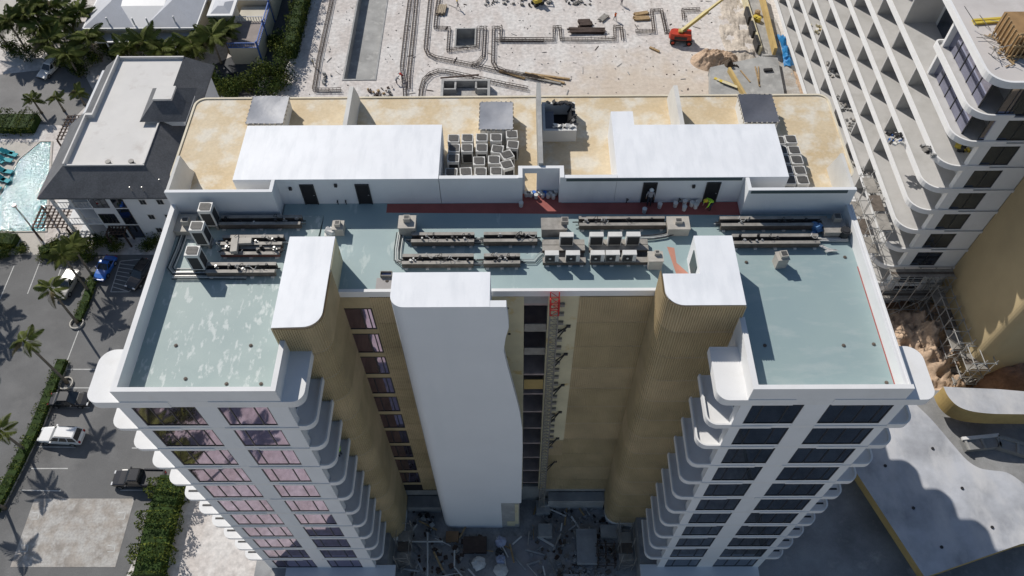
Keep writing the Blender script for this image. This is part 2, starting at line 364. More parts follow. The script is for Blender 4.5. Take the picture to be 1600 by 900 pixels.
def wing(xa, xb, wins, xout, xin, side):
    # core, piers, spandrels, windows, slabs.  side -1: left wing, +1: right wing
    x0, x1 = min(xa,xb), max(xa,xb)
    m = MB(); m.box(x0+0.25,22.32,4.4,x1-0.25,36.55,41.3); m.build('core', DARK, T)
    m = MB()
    for xx in ((x0,x0+0.249),(x1-0.249,x1)): m.box(xx[0],22.3,4.4,xx[1],36.55,41.2)
    m.box(x0,36.551,4.4,x1,36.7,41.2); m.build('side_wall', W_WALL, T)
    ws = sorted(wins); xs = [x0-0.35 if side < 0 else x0-0.3] + [v for w_ in ws for v in w_] + [x1+0.3 if side > 0 else x1+0.25]
    for i in range(0, len(xs), 2):
        m = MB(); m.box(xs[i],21.75,4.5,xs[i+1],22.31,41.15); m.build('pier', W_WALL, T)
    for k in range(NF):
        zt = 40.88-FH*k; zb = zt-2.74
        for (a, b) in ws:
            m = MB(); m.box(a+0.002,21.77,zb-0.61,b-0.002,22.31,zb); m.build('spandrel', W_WALL, T)
            n = 3 if b-a > 3.6 else 2
            window(T, (a+b)/2, 21.815, (zt+zb)/2, b-a-0.01, 2.73, (0.27,0.56,0.85) if n == 3 else (0.22,0.72), GLASS if side < 0 else GLASS_DARK_REFL)
    for k in range(NF):
        zs = 41.2-FH*k
        o0, o1 = min(xout, xin), max(xout, xin)
        jog = [0.30,0.55] if k % 2 == 0 else [0.22,0.48]
        L = x1-x0; ja, jb = x0+L*(jog[0]+0.03*(k%4)), x0+L*(jog[1]+0.03*((k*2)%5))
        body = rrect(o0, 21.70, o1, 25.5, [0.75,0.75,0.0 if side < 0 else 1.0,1.0 if side < 0 else 0.0], 7)
        m = MB()
        front_i = 7 if True else 0
        poly = body[:8] + [(ja,21.70),(ja,21.745),(jb,21.745),(jb,21.70)] + body[8:]
        if k == 0: zs += 0.44
        m.prism(poly, zs-(0.74 if k == 0 else 0.32), zs)
        sl_ = m.build('balcony_slab', W_SLAB, T)
        if k > 0:
            # upstands round the two balcony ends
            for e in ((1,) if side < 0 else (0, 1)):
                r_ = MB()
                if e == 0: path = [(x0-0.3,21.70)] + body[:8][::-1] + ([b for b in body[16 if side > 0 else 15:]][::-1] if False else [(o0,25.45)])
                else: path = [(x1+0.3,21.70)] + body[8:16] + [(o1,25.45)]
                if e == 0: path = path[::-1]; path = [path[0]]+path[1:-1]+[path[-1]]
                pth = path if e == 1 else path
                rim(r_, pth, zs-0.001, zs+0.26, 0.13)
                r_.build('upstand', W_SLAB, sl_)
        if k == 0: zs -= 0.44
        if k > 4:
            q = MB(); xo = o0+0.75 if side < 0 else o1-0.75; q.box(xo-0.45,22.35,zs+0.002,xo+0.45,22.5,zs+0.03); q.build('drain_slot', BLACKM, sl_)
        # sliding doors on the courtyard side
        xi = x1 if side < 0 else x0
        m = MB(); m.box(xi-0.02 if side > 0 else xi-0.001, 22.9, zs-3.0, xi+0.001 if side > 0 else xi+0.02, 25.0, zs-0.6)
        if k < NF-1: m.build('sliding_door', GLASS_B, T)
wing(-24.65, -14.65, [(-24.25,-20.2),(-18.85,-15.65)], -26.8, -13.25, -1)
wing(14.2, 23.8, [(14.6,17.85),(19.4,23.45)], 25.75, 12.3, 1)

# roof decks
def deck(poly, mt): m = MB(); m.prism(poly, 41.3, ZR); return m.build('roof_deck', mt, T)
deck([(-24.3,22.0),(-14.9,22.0),(-14.9,25.0),(-14.0,36.6),(-24.3,36.6)], ROOF_L)
deck([(-13.99,29.9),(12.4,29.9),(12.4,37.75),(3.3,37.75),(3.3,38.64),(0.1,38.64),(0.1,37.76),(-17.0,37.76),(-17.0,36.61),(-13.99,36.61)], ROOF_M)
deck([(12.41,27.0),(14.5,27.0),(14.5,22.0),(23.4,22.0),(23.4,36.55),(16.2,36.55),(16.2,37.74),(12.41,37.74)], ROOF_R)
# painted walkway
m = MB(); m.add([(-9.5,36.85,ZR+0.004),(16.1,36.45,ZR+0.004),(16.1,37.7,ZR+0.004),(3.25,37.7,ZR+0.004),(3.25,38.6,ZR+0.004),(0.15,38.6,ZR+0.004),(0.15,37.7,ZR+0.004),(-9.5,37.7,ZR+0.004)], [tuple(range(8))])
m.build('painted_walkway', MAROON, T)
m = MB(); m.add([(11.0,32.2,ZR+0.004),(11.7,31.3,ZR+0.004),(11.9,29.9,ZR+0.004),(11.2,29.9,ZR+0.004),(10.9,31.0,ZR+0.004),(10.5,33.6,ZR+0.004),(11.0,33.5,ZR+0.004)], [tuple(range(7))])
RED_P = mat('salmon_floor_paint', (0.52,0.24,0.17), 0.7, var=0.2, scale=0.8); m.build('painted_patch', RED_P, T)
# red edging beside the right parapet
m = MB(); m.add([(23.32,22.1,ZR+0.004),(23.40,22.1,ZR+0.004),(23.40,31.8,ZR+0.004),(23.32,31.8,ZR+0.004)], [(0,1,2,3)]); m.build('painted_edging', MAROON, T)

# parapets
def part(name, boxes, mt):
    m = MB()
    for b in boxes: m.box(*b)
    return m.build(name, mt, T)
part('parapet', [(-24.65,22.05,41.2,-24.30,36.6,43.0)], W_SLAB)
part('parapet', [(-24.65,21.75,41.2,-14.62,22.05,43.0)], W_SLAB)
part('parapet', [(-14.95,22.05,41.2,-14.62,25.3,43.0)], W_SLAB)
part('parapet', [(14.15,21.75,41.2,23.8,22.05,43.0)], W_SLAB)
part('parapet', [(14.15,22.05,41.2,14.5,26.9,43.0)], W_SLAB)
part('parapet', [(23.40,22.05,41.2,23.52,36.5,42.75),(23.68,22.05,41.2,23.8,36.5,42.75),(23.52,22.05,41.2,23.68,36.5,42.72)], W_SLAB)
part('coping', [(-12.05,29.72,41.3,-8.05,29.95,41.93)], W_SLAB)
part('coping', [(-1.74,29.72,41.3,9.3,29.95,41.93)], W_SLAB)
# walls at the back of the roof
part('wall', [(-24.65,36.6,41.2,-17.1,36.85,ZW)], W_WALL)
part('wall', [(-17.35,36.85,41.3,-17.1,37.74,ZW)], W_WALL)
part('wall', [(-5.5,37.75,41.3,0.1,38.05,ZW),(0.1,37.75,41.3,0.4,38.9,ZW+0.06)], W_WALL)
part('wall', [(0.4,38.64,41.3,0.58,38.9,ZW+0.06),(1.44,38.64,41.3,3.05,38.9,ZW+0.06),(0.58,38.64,43.85,1.44,38.9,ZW+0.06)], W_WALL)
part('wall', [(3.05,37.75,41.3,3.35,38.9,ZW+0.06),(3.35,37.75,41.3,7.08,38.05,ZW)], W_WALL)
part('wall', [(16.1,36.5,41.2,23.6,36.75,ZW),(16.1,36.75,41.2,16.35,37.7,ZW)], W_WALL)
GUT = plain('dark_gutter', (0.07,0.10,0.105), 0.6)
part('gutter_strip', [(3.5,37.70,44.0,15.9,37.749,44.24)], GUT)
part('gutter_strip', [(16.3,36.45,44.0,23.0,36.499,44.24)], GUT)
# penthouse boxes
def boxpart(name, poly, z0, z1, walls, top):
    m = MB(); m.prism(poly, z0, z1, 0, 1); return m.build(name, [walls, top], T)
boxpart('penthouse', [(-20.1,37.75),(-5.55,37.75),(-5.55,43.2),(-20.1,43.2)], 41.3, ZW, W_WALL, W_CAP)
boxpart('penthouse', [(7.1,37.75),(19.15,37.75),(19.15,43.05),(8.75,43.05),(8.75,44.5),(7.1,44.5)], 41.3, ZW, W_WALL, W_CAP)
for xc in (-15.0,-11.05,9.5,14.0):
    d = MB(); d.box(xc-0.5,37.66,ZR,xc-0.42,37.748,ZR+2.1); d.box(xc+0.42,37.66,ZR,xc+0.5,37.748,ZR+2.1); d.box(xc-0.42,37.66,ZR+2.02,xc+0.42,37.748,ZR+2.1)
    dd = d.build('door', BLACKM, T)
    d = MB(); d.box(xc-0.42,37.70,ZR+0.02,xc+0.42,37.745,ZR+2.02); d.build('door_leaf', DARK, dd)
    d = MB(); d.box(xc+0.28,37.66,ZR+0.95,xc+0.38,37.70,ZR+1.0); d.build('handle', STEEL, dd)
for xc in (-13.1,-12.5,8.0,11.8,16.8):
    d = MB(); d.tube([(xc,37.7,ZR),(xc,37.7,ZR+0.42),(xc+0.08,37.55,ZR+0.5),(xc,37.5,ZR+0.42)], 0.04); d.build('stub_pipe', BLACKM, T)
for xc, zz in ((-16.2,43.3),(-12.9,43.6),(12.6,43.3)):
    d = MB(); d.box(xc-0.1,37.6,zz,xc+0.1,37.748,zz+0.25); d.build('wall_lamp', BLACKM, T)

# sea-side terraces: one slab a storey, tan membrane on the topmost
for k in range(NF):
    zs = 41.69-FH*k
    m = MB(); y1 = 49.2 if k == 0 else 50.2
    if k == 0:
        m.prism(rrect(-26.2,39.9,25.3,y1,[0.9,0.9,0.9,0.9]), zs-0.45, zs, 0, 1)
        t_ = m.build('terrace_slab', [W_SLAB, TAN], T)
        e = MB(); _q = rrect(-26.2,39.9,25.3,y1,[0.9,0.9,0.9,0.9]); rim(e, _q[8:]+_q[:6], zs, zs+0.09, 0.16); e.build('edge_kerb', mat('pale_tan_kerb',(0.70,0.63,0.49),0.8), t_)
    else:
        m.prism(rrect(-26.0,38.5,25.6,y1,[0.9,0.9,1.3,1.3]), zs-0.35, zs, 0, 0); m.build('terrace_slab', W_SLAB, T)
for q in ([(-24.3,36.86),(-17.36,36.86),(-17.36,40.5),(-24.4,40.5)], [(16.36,36.76),(23.4,36.76),(23.4,40.5),(16.36,40.5)],
          [(-5.5,38.06),(0.1,38.06),(0.1,38.91),(3.35,38.91),(3.35,38.06),(7.09,38.06),(7.09,40.5),(-5.5,40.5)]):
    m = MB(); m.add([(x,y,41.694) for x,y in q], [tuple(range(len(q)))]); m.build('terrace_floor', TAN, T)
m = MB(); m.box(-24.4,36.86,4.4,23.4,45.5,41.2); m.build('core', W_WALL, T)
# privacy fins
FIN = mat('fin_render', (0.62,0.61,0.58), 0.85, var=0.1, scale=0.5)
def fin(x, t, pts, mt=FIN): m = MB(); m.prismX(pts, x-t/2, x+t/2); m.build('privacy_wall', mt, T)
curve = [(48.75-0.9*(1-math.cos(a))-0.25*math.sin(a), 41.7+2.5*a/(math.pi/2)) for a in [math.pi/2*i/8 for i in range(9)]]
fin(-12.85, 0.32, [(43.2,41.7)]+curve+[(43.2,44.2)])
fin(12.35, 0.32, [(43.1,41.7)]+[(p[0]-0.1,p[1]) for p in curve]+[(43.1,44.2)])
fin(1.72, 0.32, [(38.91,41.7),(48.5,41.7),(47.4,44.6),(38.91,44.6)], CONC)
fin(-24.52, 0.22, [(36.86,41.7),(41.0,41.7),(40.55,42.6),(40.35,43.6),(40.2,44.25),(36.86,44.25)])
fin(23.45, 0.22, [(36.76,41.7),(41.0,41.7),(40.7,42.4),(40.3,43.5),(40.1,44.2),(36.76,44.2)])
# roof hatches with tarpaulins
TARP = mat('grey_tarpaulin', (0.30,0.31,0.34), 0.5, var=0.12, scale=0.8, fine=0.03, bump=0.3, bscale=3)
TARP_D = mat('dark_tarpaulin', (0.10,0.105,0.125), 0.45, var=0.15, scale=0.8, fine=0.03, bump=0.3, bscale=3)
for (x0,y0,x1,y1,mt) in ((-20.85,44.85,-18.1,47.85,TARP),(-2.8,44.05,-0.35,47.0,TARP),(17.55,44.65,20.1,47.7,TARP_D)):
    m = MB(); m.box(x0,y0,ZR-0.01,x1,y1,ZR+1.15); h = m.build('hatch_box', W_RENDER, T)
    m = MB(); nx = 8
    for i in range(nx+1):
        for j in range(nx+1):
            u, v = i/nx, j/nx; e = min(u,1-u,v,1-v)
            m.v.append((x0-0.06+u*(x1-x0+0.12), y0-0.06+v*(y1-y0+0.12), ZR+1.33-0.15*min(1,e*3)+0.02*math.sin(7*u+5*v)))
    for i in range(nx):
        for j in range(nx):
            a = i*(nx+1)+j; m.f.append((a,a+nx+1,a+nx+2,a+1)); m.m.append(0)
    m.build('tarpaulin', mt, h, smooth=True)
    for i in range(7):
        for yy in (y0-0.12,y1+0.06): m = MB(); m.box(x0+0.1+i*(x1-x0-0.2)/6-0.05,yy,ZR+1.10,x0+0.1+i*(x1-x0-0.2)/6+0.05,yy+0.06,ZR+1.36); m.build('batten', BEIGE, h)
        for xx in (x0-0.12,x1+0.06): m = MB(); m.box(xx,y0+0.1+i*(y1-y0-0.2)/6-0.05,ZR+1.10,xx+0.06,y0+0.1+i*(y1-y0-0.2)/6+0.05,ZR+1.36); m.build('batten', BEIGE, h)
# the open hatch with its torn black lining
x0,y0,x1,y1 = 2.0,44.0,4.6,47.2
m = MB(); m.box(x0,y0,ZR-0.01,x1,y0+0.22,ZR+1.15); m.box(x0,y1-0.22,ZR-0.01,x1,y1,ZR+1.15); m.box(x0,y0+0.22,ZR-0.01,x0+0.22,y1-0.22,ZR+1.15); m.box(x1-0.22,y0+0.22,ZR-0.01,x1,y1-0.22,ZR+1.15)
h = m.build('hatch_box', W_RENDER, T)
m = MB(); m.box(x0+0.23,y0+0.23,ZR+0.01,x1-0.23,y1-0.23,ZR+0.05); m.build('shaft_floor', DARK, h)
rnd = random.Random(3); m = MB()
for i in range(60):
    t = rnd.random(); s_ = rnd.choice('nrw')
    if s_ == 'n': c = (x0+0.3+t*(x1-x0-0.4), y1-0.15)
    elif s_ == 'r': c = (x1-0.15, y0+0.6+t*(y1-y0-0.7))
    else: c = (x0+0.9+t*1.4, y0+0.45)
    m.cbox(c[0]+rnd.uniform(-.12,.12), c[1]+rnd.uniform(-.12,.12), ZR+1.12+rnd.uniform(0,0.16), rnd.uniform(.15,.4), rnd.uniform(.1,.3), 0.05, rnd.uniform(0,3), 0 if s_ != 'w' else 1, rnd.uniform(-.8,.8))
for i in range(14):
    a = y0+0.25+i*(y1-y0-0.5)/14
    m.add([(x1-0.22,a,ZR+1.18),(x1-0.22,a+0.25,ZR+1.18),(x1-0.5-0.2*rnd.random(),a+0.25,ZR+0.5),(x1-0.45,a,ZR+0.4)], [(0,1,2,3)], 0)
stuff(m.build('torn_lining', [BLACKM, AC_W], h))
m = MB(); m.box(x0+0.24,y0+0.3,ZR+0.05,x0+0.9,y1-0.9,ZR+1.0); m.build('shaft_panel', TARP_D, h)

# ---------------------------------------------------------------- ribbed tan walls of the courtyard
def arc(cx, cy, r, a0, a1, n=8): return [(cx+r*math.cos(R(a0+(a1-a0)*i/n)), cy+r*math.sin(R(a0+(a1-a0)*i/n))) for i in range(n+1)]
def ribbed(path, z0, z1, pitch=0.16, depth=0.075):
    pts = [Vector((p[0],p[1],0)) for p in path]; out = []
    seg = [(pts[i+1]-pts[i]).length for i in range(len(pts)-1)]; L = sum(seg); n = max(1, round(L/pitch))
    def at(s):
        for i, l in enumerate(seg):
            if s <= l+1e-6 or i == len(seg)-1:
                d = (pts[i+1]-pts[i]).normalized(); return pts[i]+d*s, Vector((d.y,-d.x,0))
            s -= l
    for k in range(n):
        for u, o in ((0,0),(0.42,0),(0.5,depth),(0.92,depth)):
            p, nn = at(L*(k+u)/n); out.append(p+nn*o)
    out.append(at(L)[0]); m = MB()
    for p in out: m.v += [(p.x,p.y,z0),(p.x,p.y,z1)]
    for i in range(len(out)-1): m.f.append((2*i,2*i+2,2*i+3,2*i+1)); m.m.append(0)
    return m
LB = [(-15.2,25.36)] + arc(-13.3,26.56,1.2,-90,0) + [(-12.1,29.75)]
RB = [(9.3,29.75),(9.3,28.1)] + arc(10.5,28.1,1.2,180,270) + [(14.32,26.9)]
def clad(path, zt, zb, first=None):
    z = zt; k = 0
    while z > zb+0.2:
        z2 = max(zb, (first if (k == 0 and first) else z-FH)); ribbed(path, z2+0.035, z).build('cladding_panel', BROWN if (k*7) % 3 else BROWN2, T); z = z2; k += 1
clad(LB, ZW-0.02, 2.6, 41.2); clad(RB, ZW-0.02, 2.6, 41.2)
clad([(-10.1,29.72),(-8.0,29.72)], 41.3, 5.0, 38.0)
clad([(4.22,29.72),(9.3,29.72)], 41.3, 5.0, 38.0)
clad([(2.9,29.73),(4.22,29.73)], 17.5, 5.0)
# blocks behind the cladding and their white caps
boxpart('stair_block', [(-15.2,25.42)] + arc(-13.3,26.62,1.14,-90,0) + [(-12.16,32.6),(-15.2,32.6)], 0.9, ZW, W_WALL, W_CAP)
boxpart('stair_block', [(9.36,29.4),(9.36,28.1)] + arc(10.5,28.1,1.14,180,270) + [(14.3,26.96),(14.3,32.5),(11.75,32.5),(11.75,29.4)], 0.9, ZW, W_WALL, W_CAP)
part('louvre', [(11.69,30.2,42.3,11.749,31.6,43.9)], GUT)
part('cream_panel', [(-12.159,29.9,ZR,-12.10,32.5,ZW-0.05)], CREAM)
# back wall of the courtyard, window column on the left
part('wall', [(-12.1,29.76,4.6,-8.0,29.95,41.3)], DARK)
for k in range(10):
    zt = 39.95-FH*k
    window(T, -11.12, 29.72, zt-1.36, 2.0, 2.7, (0.62,0.86) if k < 3 else (0.3,0.8), GLASS)
    part('spandrel', [(-12.12,29.70,zt-3.35+0.001,-10.1,29.76,zt-2.72)], OCHRE if False else BROWN)
part('spandrel', [(-12.12,29.70,39.96,-10.1,29.76,41.3)], BROWN)
# white shaft with its wavy-edged screen
poly = [(-8.05,29.6)] + arc(-7.15,27.8,0.9,180,270) + [(-1.74,26.9),(-1.74,29.6)]
SHAFT = mat('smooth_white_render', (0.72,0.735,0.75), 0.75, var=0.03, scale=0.2, fine=0.01, col3=(0.68,0.70,0.715), edge3=(0.5,0.8), scale3=0.5, stretch3=(1,1,0.15))
boxpart('shaft', poly, 1.0, ZW, SHAFT, W_CAP)
px = [(766,478),(791,478),(794,500),(795,512),(790,528),(787,548),(791,566),(797,588),(806,620),(812,644),(816,670),(816.5,700),(815,760),(814.5,786)]
ed = [PY(x,y,26.9) for x,y in px]; ed = [(p.x,min(p.z,44.28)) for p in ed]; ed[1] = (ed[1][0], 44.28)
zb = ed[-1][1]; poly = [(-1.739,44.28)] + ed[1:] + [(-1.739,zb)]
m = MB(); m.prismY(poly, 26.9, 27.4); m.build('wavy_screen', SHAFT, T)
part('screen_base', [(-1.739,26.95,1.0,0.1,27.4,zb-0.002)], CONC)
part('board_patch', [(-0.35,26.90,2.2,0.02,26.949,zb-0.4),(-1.2,26.90,1.6,-0.351,26.949,3.0)], CREAM)
# recess with open floors, cream boards
part('wall', [(-1.74,29.7,5.0,0.45,29.95,41.3)], CREAM)
part('wall', [(2.1,29.74,5.0,4.22,29.95,41.3)], CREAM)
part('wall', [(0.45,33.2,4.6,2.1,33.4,41.3)], DARK)
part('wall', [(0.2,29.96,4.6,0.45,33.2,41.3)], CONC); part('wall', [(2.1,29.96,4.6,2.35,33.2,41.3)], CONC)
PINK = mat('floor_edge', (0.44,0.36,0.34), 0.8, var=0.3, scale=1)
for k in range(12):
    zs = 40.4-FH*k
    if zs > 5: part('floor_slab', [(0.451,29.75,zs-0.25,2.099,33.19,zs)], PINK)
part('header', [(0.451,29.75,40.4,2.099,29.95,41.3)], CONC)
for k, c in ((3,OCHRE),(0,STEEL_W),(1,STEEL_W)):
    zs = 40.4-FH*k-0.25; part('guard_panel', [(0.5,29.66,zs-(2.2 if c is OCHRE else 3.3),2.05,29.74,zs-(0.6 if c is OCHRE else 2.3))], c)
for i, (x, z) in enumerate(((-1.2,40.3),(-0.7,39.9),(-0.6,36.5),(-0.9,33.1),(2.9,39.2),(3.4,36.9))):
    m = MB(); m.tube([(x,29.71,z),(x,29.66,z)], 0.11, 10); m.build('bolt_hole', BLACKM, T)
# podium below
part('podium', [(-26.6,20.6,0.0,-13.3,36.0,4.4)], CONC_D); part('podium', [(12.3,20.6,0.0,26.0,36.0,4.4)], CONC_D)
part('podium', [(-26.6,36.001,0.0,26.0,50.5,4.4)], CONC_D); part('courtyard_floor', [(-13.299,18.0,0.0,12.299,36.0,0.95)], mat('courtyard_concrete',(0.34,0.335,0.33),0.9,var=0.3,scale=0.4,fine=0.12,bscale=4,col3=(0.45,0.44,0.43),edge3=(0.5,0.65),scale3=0.6))
part('back_wall', [(-12.1,30.0,0.951,9.36,30.3,4.99)], CONC); part('ledge', [(3.2,28.9,0.951,9.2,29.9,3.6)], CONC); part('ledge', [(-12.0,28.6,0.951,-8.4,29.9,2.6)], CONC_D)
part('plinth', [(-23.4,20.65,4.401,-12.4,22.0,4.62)], W_WALL); part('plinth', [(12.2,20.65,4.401,24.0,22.0,4.62)], W_WALL)
# roof drains
for x, y in ((275,540),(392,540),(196,600),(290,592),(354,600),(408,600),(1318,540),(1365,538),(1385,598),(1195,540),(1166,410),(1320,402),(605,440),(730,445),(200,532),(950,497)):
    z = ZW if (x, y) in ((950,497),) else ZR
    if z == ZW: continue
    p = P(x,y,z); m = MB(); m.cyl(p.x,p.y,z+0.002,z+0.05,0.12,10); m.cyl(p.x,p.y,z+0.05,z+0.09,0.06,8); d = m.build('roof_drain', BEAM, T)
# ================================================================== RIGHT-HAND TOWER (balconies along its west side)
RT = thing('balcony_tower', 'white tower with stacked long balconies, divider walls and round corners beyond the roof', 'tower', (55,75,0))
RLEV = [7.6+3.35*i for i in range(9)]
def rpart(name, boxes, mt, parent=None):
    m = MB()
    for b in boxes: m.box(*b)
    return m.build(name, mt, parent or RT)
FLOORS = mat('pale_balcony_floor', (0.50,0.49,0.475), 0.85, var=0.1, scale=0.3, fine=0.06, col3=(0.40,0.39,0.37), edge3=(0.5,0.75), scale3=0.35)
DIVS = [66.5+6.2*i for i in range(11)]
rpart('core', [(46.0,54.9,0,75,135,38.0)], W_RENDER)
for i, z in enumerate(RLEV):
    y1 = 65.2 if i == 8 else 134.0
    poly = rrect(42.0,54.15,75,y1,[2.0,0,0,0.5 if i == 8 else 0],8)
    m = MB(); m.prism(poly, z-0.36, z, 0, 1); s_ = m.build('balcony_slab', [W_SLAB, FLOORS], RT)
    m = MB()
    if i == 8: path = rrect(42.0,54.15,75,y1,[2.0,0,0,0.5],8); path = [(46,y1)]+[p for p in path if p[0] < 46 and p[1] > 60][::1]+[p for p in path if p[0] < 46 and p[1] < 60]+[(46.0,54.15)]
    else: path = [(42.0,y1)]+poly[:9]+[(47.0,54.15)]
    rim(m, path, z-0.002, z+0.30, 0.17); m.build('upstand', W_SLAB, s_)
    for y in DIVS:
        if i == 8 or (i == 7 and y < 67) : continue
        top = RLEV[i+1]-0.362 if (i < 7) else (37.9 if y > 66 else 0)
        if i == 7 and y < 70: continue
        m = MB(); m.box(42.5,y,z,46.0,y+0.22,top); m.build('divider_wall', FLOORS, RT)
    # glazed doors at the back of the balcony
    m = MB()
    for y in DIVS[:7]: m.box(45.93,y+0.8,z,45.999,y+5.6,z+2.6)
    if i < 8: stuff(m.build('glazed_doors', GLASS_B, s_))
for (z0, z1) in ((31.05,34.04),(34.4,37.9)):
    m = MB(); m.box(44.0,54.85 if z0 < 33 else 54.85,z0,46.0,66.0,z1)
    # corner glazing
    g = thing('x','x','x') if False else None
    for k in range(5):
        y = 55.6+k*1.75; q = MB(); q.box(43.2,y,z0+0.05,43.26,y+1.65,z1); f_ = q.build('window', GLASS_C, RT)
        q = MB(); q.box(43.15,y-0.1,z0+0.02,43.3,y,z1); q.build('mullion', FRAME, f_)
    rpart('glazing_pier', [(42.6,64.3,z0,43.5,64.65,z1)], W_SLAB)
m = MB(); m.prism(rrect(41.9,54.05,75,134,[2.0,0,0,0],8), 37.9, 38.3, 0, 1); rs = m.build('roof_slab', [W_SLAB, mat('pale_roof_screed',(0.56,0.53,0.51),0.9,var=0.1,scale=0.2,col3=(0.47,0.44,0.42),edge3=(0.5,0.7),scale3=0.3)], RT)
m = MB(); rim(m, [(41.9,134)]+rrect(41.9,54.05,75,134,[2.0,0,0,0],8)[:9]+[(75,54.05)], 38.29, 38.62, 0.24); m.build('upstand', W_SLAB, rs)
# front wall of that tower: piers, bands and windows
for i in range(9):
    z = RLEV[i]; zt = z-0.36+3.35 if False else z
    zb0 = z-3.35
    rpart('front_pier', [(44.75,54.30,zb0,45.88,54.9,z-0.361)], W_SLAB)
    rpart('front_pier', [(48.78,54.30,zb0,51.25,54.9,z-0.361)], W_SLAB)
    rpart('front_spandrel', [(45.88,54.32,zb0,48.78,54.9,zb0+0.22)], W_SLAB)
    window(RT, 47.33, 54.40, z-0.36-1.39, 2.88, 2.74, (0.5,), GLASS_B)
rpart('front_pier', [(48.6,54.30,34.41,49.6,54.9,37.9)], W_SLAB)
window(RT, 47.0, 54.40, 36.15, 3.1, 3.4, (0.45,), GLASS_B); window(RT, 51.2, 54.40, 36.15, 3.1, 3.4, (0.45,), GLASS_B)
window(RT, 45.1, 54.42, 36.15, 0.0+1.6, 3.4, (0.5,), GLASS_C); window(RT, 45.0, 54.42, 32.7, 1.6, 2.7, (0.5,), GLASS_C)
# tan block projecting from the tower
RBK = mat('tan_render', (0.46,0.365,0.21), 0.8, var=0.12, scale=0.15, fine=0.04)
m = MB(); m.prism(rrect(51.3,43.0,75,54.29,[1.3,0,0,0],8), 4.5, 38.2); m.build('tan_block', RBK, RT)
# timber formwork and scaffold poles on that roof
fm = thing('timber_formwork', 'timber shuttering box with poles on the unfinished pale roof', 'formwork', (50.2,56.5,38.3))
for k in range(8):
    m = MB(); x = 49.0+k*0.42; m.bar((x,56.3,38.35),(x+0.15,56.6,40.9),0.10,0.16); m.build('stud', WOOD, fm)
for z in (38.5,39.6,40.8):
    m = MB(); m.bar((48.8,56.35+0.1*(z-38.5),z),(52.8,56.5+0.1*(z-38.5),z),0.12,0.2); m.build('waling', WOOD, fm)
for k in range(6):
    m = MB(); y = 56.8+k*0.6; m.bar((48.8,y,38.35),(48.85,y,40.7),0.1,0.16); m.build('stud', WOOD, fm)
m = MB(); m.box(49.1,56.8,38.4,52.8,60.5,40.3); m.build('shuttering_panel', mat('plywood',(0.33,0.2,0.09),0.8,var=0.3), fm)
scp = thing('scaffold_poles', 'loose scaffold poles and braces leaning round the timber shuttering', 'poles', (47.8,57,38.3))
rnd = random.Random(11)
for k in range(14):
    m = MB(); a = Vector((47.2+rnd.uniform(0,1.6),55.3+rnd.uniform(0,6),38.42+rnd.uniform(0,0.5))); d = Vector((rnd.uniform(-1.4,1.4),rnd.uniform(-1.8,1.8),rnd.uniform(0,1.2)))
    m.tube([a,a+d], 0.035, 5); m.build('pole', STEEL_W, scp)
lm = MB(); lm.cbox(49.3,61.9,38.42,4.2,0.3,0.2,0.12); lm.cbox(49.3,62.3,38.42,4.2,0.25,0.2,0.1); tag(lm.build('timber_beam', YELLOW), 'yellow timber beams lying on the pale roof behind the shuttering', 'beams')
rub = MB()
for k in range(40): rub.cbox(48.6+rnd.uniform(-.9,.9),57.5+rnd.uniform(-2,2.5),38.36+rnd.uniform(0,.1),rnd.uniform(.1,.7),rnd.uniform(.05,.2),0.06,rnd.uniform(0,3))
stuff(rub.build('rubble', WOOD), 'scattered timber offcuts beside the shuttering on the pale roof', 'rubble')
for _o in (fm, scp): _o.location += Vector((-4.2,1.3,0)); WP[_o.name] += Vector((-4.2,1.3,0))
for _o in bpy.data.objects:
    if _o.name in ('timber_beam','rubble'): _o.location += Vector((-3.9,1.0,0))
# building material stored on the balconies
def clutter(name, label, cat, c, n, ex, mats, seed, zr=(0.05,0.5), grp=None):
    rn = random.Random(seed); m = MB()
    for k in range(n):
        m.cbox(c[0]+rn.uniform(-ex[0],ex[0]), c[1]+rn.uniform(-ex[1],ex[1]), c[2]+rn.uniform(*zr)*0.5, rn.uniform(.08,.5), rn.uniform(.08,.5), rn.uniform(*zr), rn.uniform(0,3), rn.randrange(len(mats)), rn.uniform(-.3,.3), rn.uniform(-.3,.3))
    o = m.build(name, mats); stuff(o, label, cat); return o
BLUEP = plain('blue_plastic', (0.06,0.18,0.55), 0.5); BLUET = plain('blue_sheet', (0.03,0.22,0.50), 0.5)
GREENP = plain('lime_vest', (0.42,0.75,0.04), 0.7)
clutter('material_pile', 'blue and black material heap on an upper white balcony', 'material pile', P(1398,218,24.35), 30, (0.7,0.9), [BLUEP,BLACKM,AC_W,BLACKM], 5)
clutter('material_pile', 'grey frames and sheets stacked on a white balcony below the glazed corner', 'material pile', P(1450,238,27.7), 22, (0.5,0.8), [STEEL_W,CONC,BLACKM], 6)
clutter('material_pile', 'yellow drums heap under the glazed corner', 'material pile', P(1503,232,27.72), 16, (0.5,0.5), [YELLOW,YELLOW,BLACKM], 8)
clutter('material_pile', 'cream sheets lying on a far lower balcony', 'material pile', P(1276,45,14.3), 18, (0.7,1.2), [CREAM,AC_W], 9)
for k, (x, y, z) in enumerate(((1300,110,14.3),(1318,160,14.3),(1335,195,14.3),(1325,250,10.95),(1355,275,14.3),(1366,300,14.3))):
    clutter('rebar_heap', 'thin steel frames and rubble strewn along a lower balcony', 'rubble', P(x,y,z), 26, (0.9,1.6), [STEEL_W,CONC,STEEL], 20+k, (0.03,0.4)).__setitem__('group', 'rubble heaps along the lower balconies')
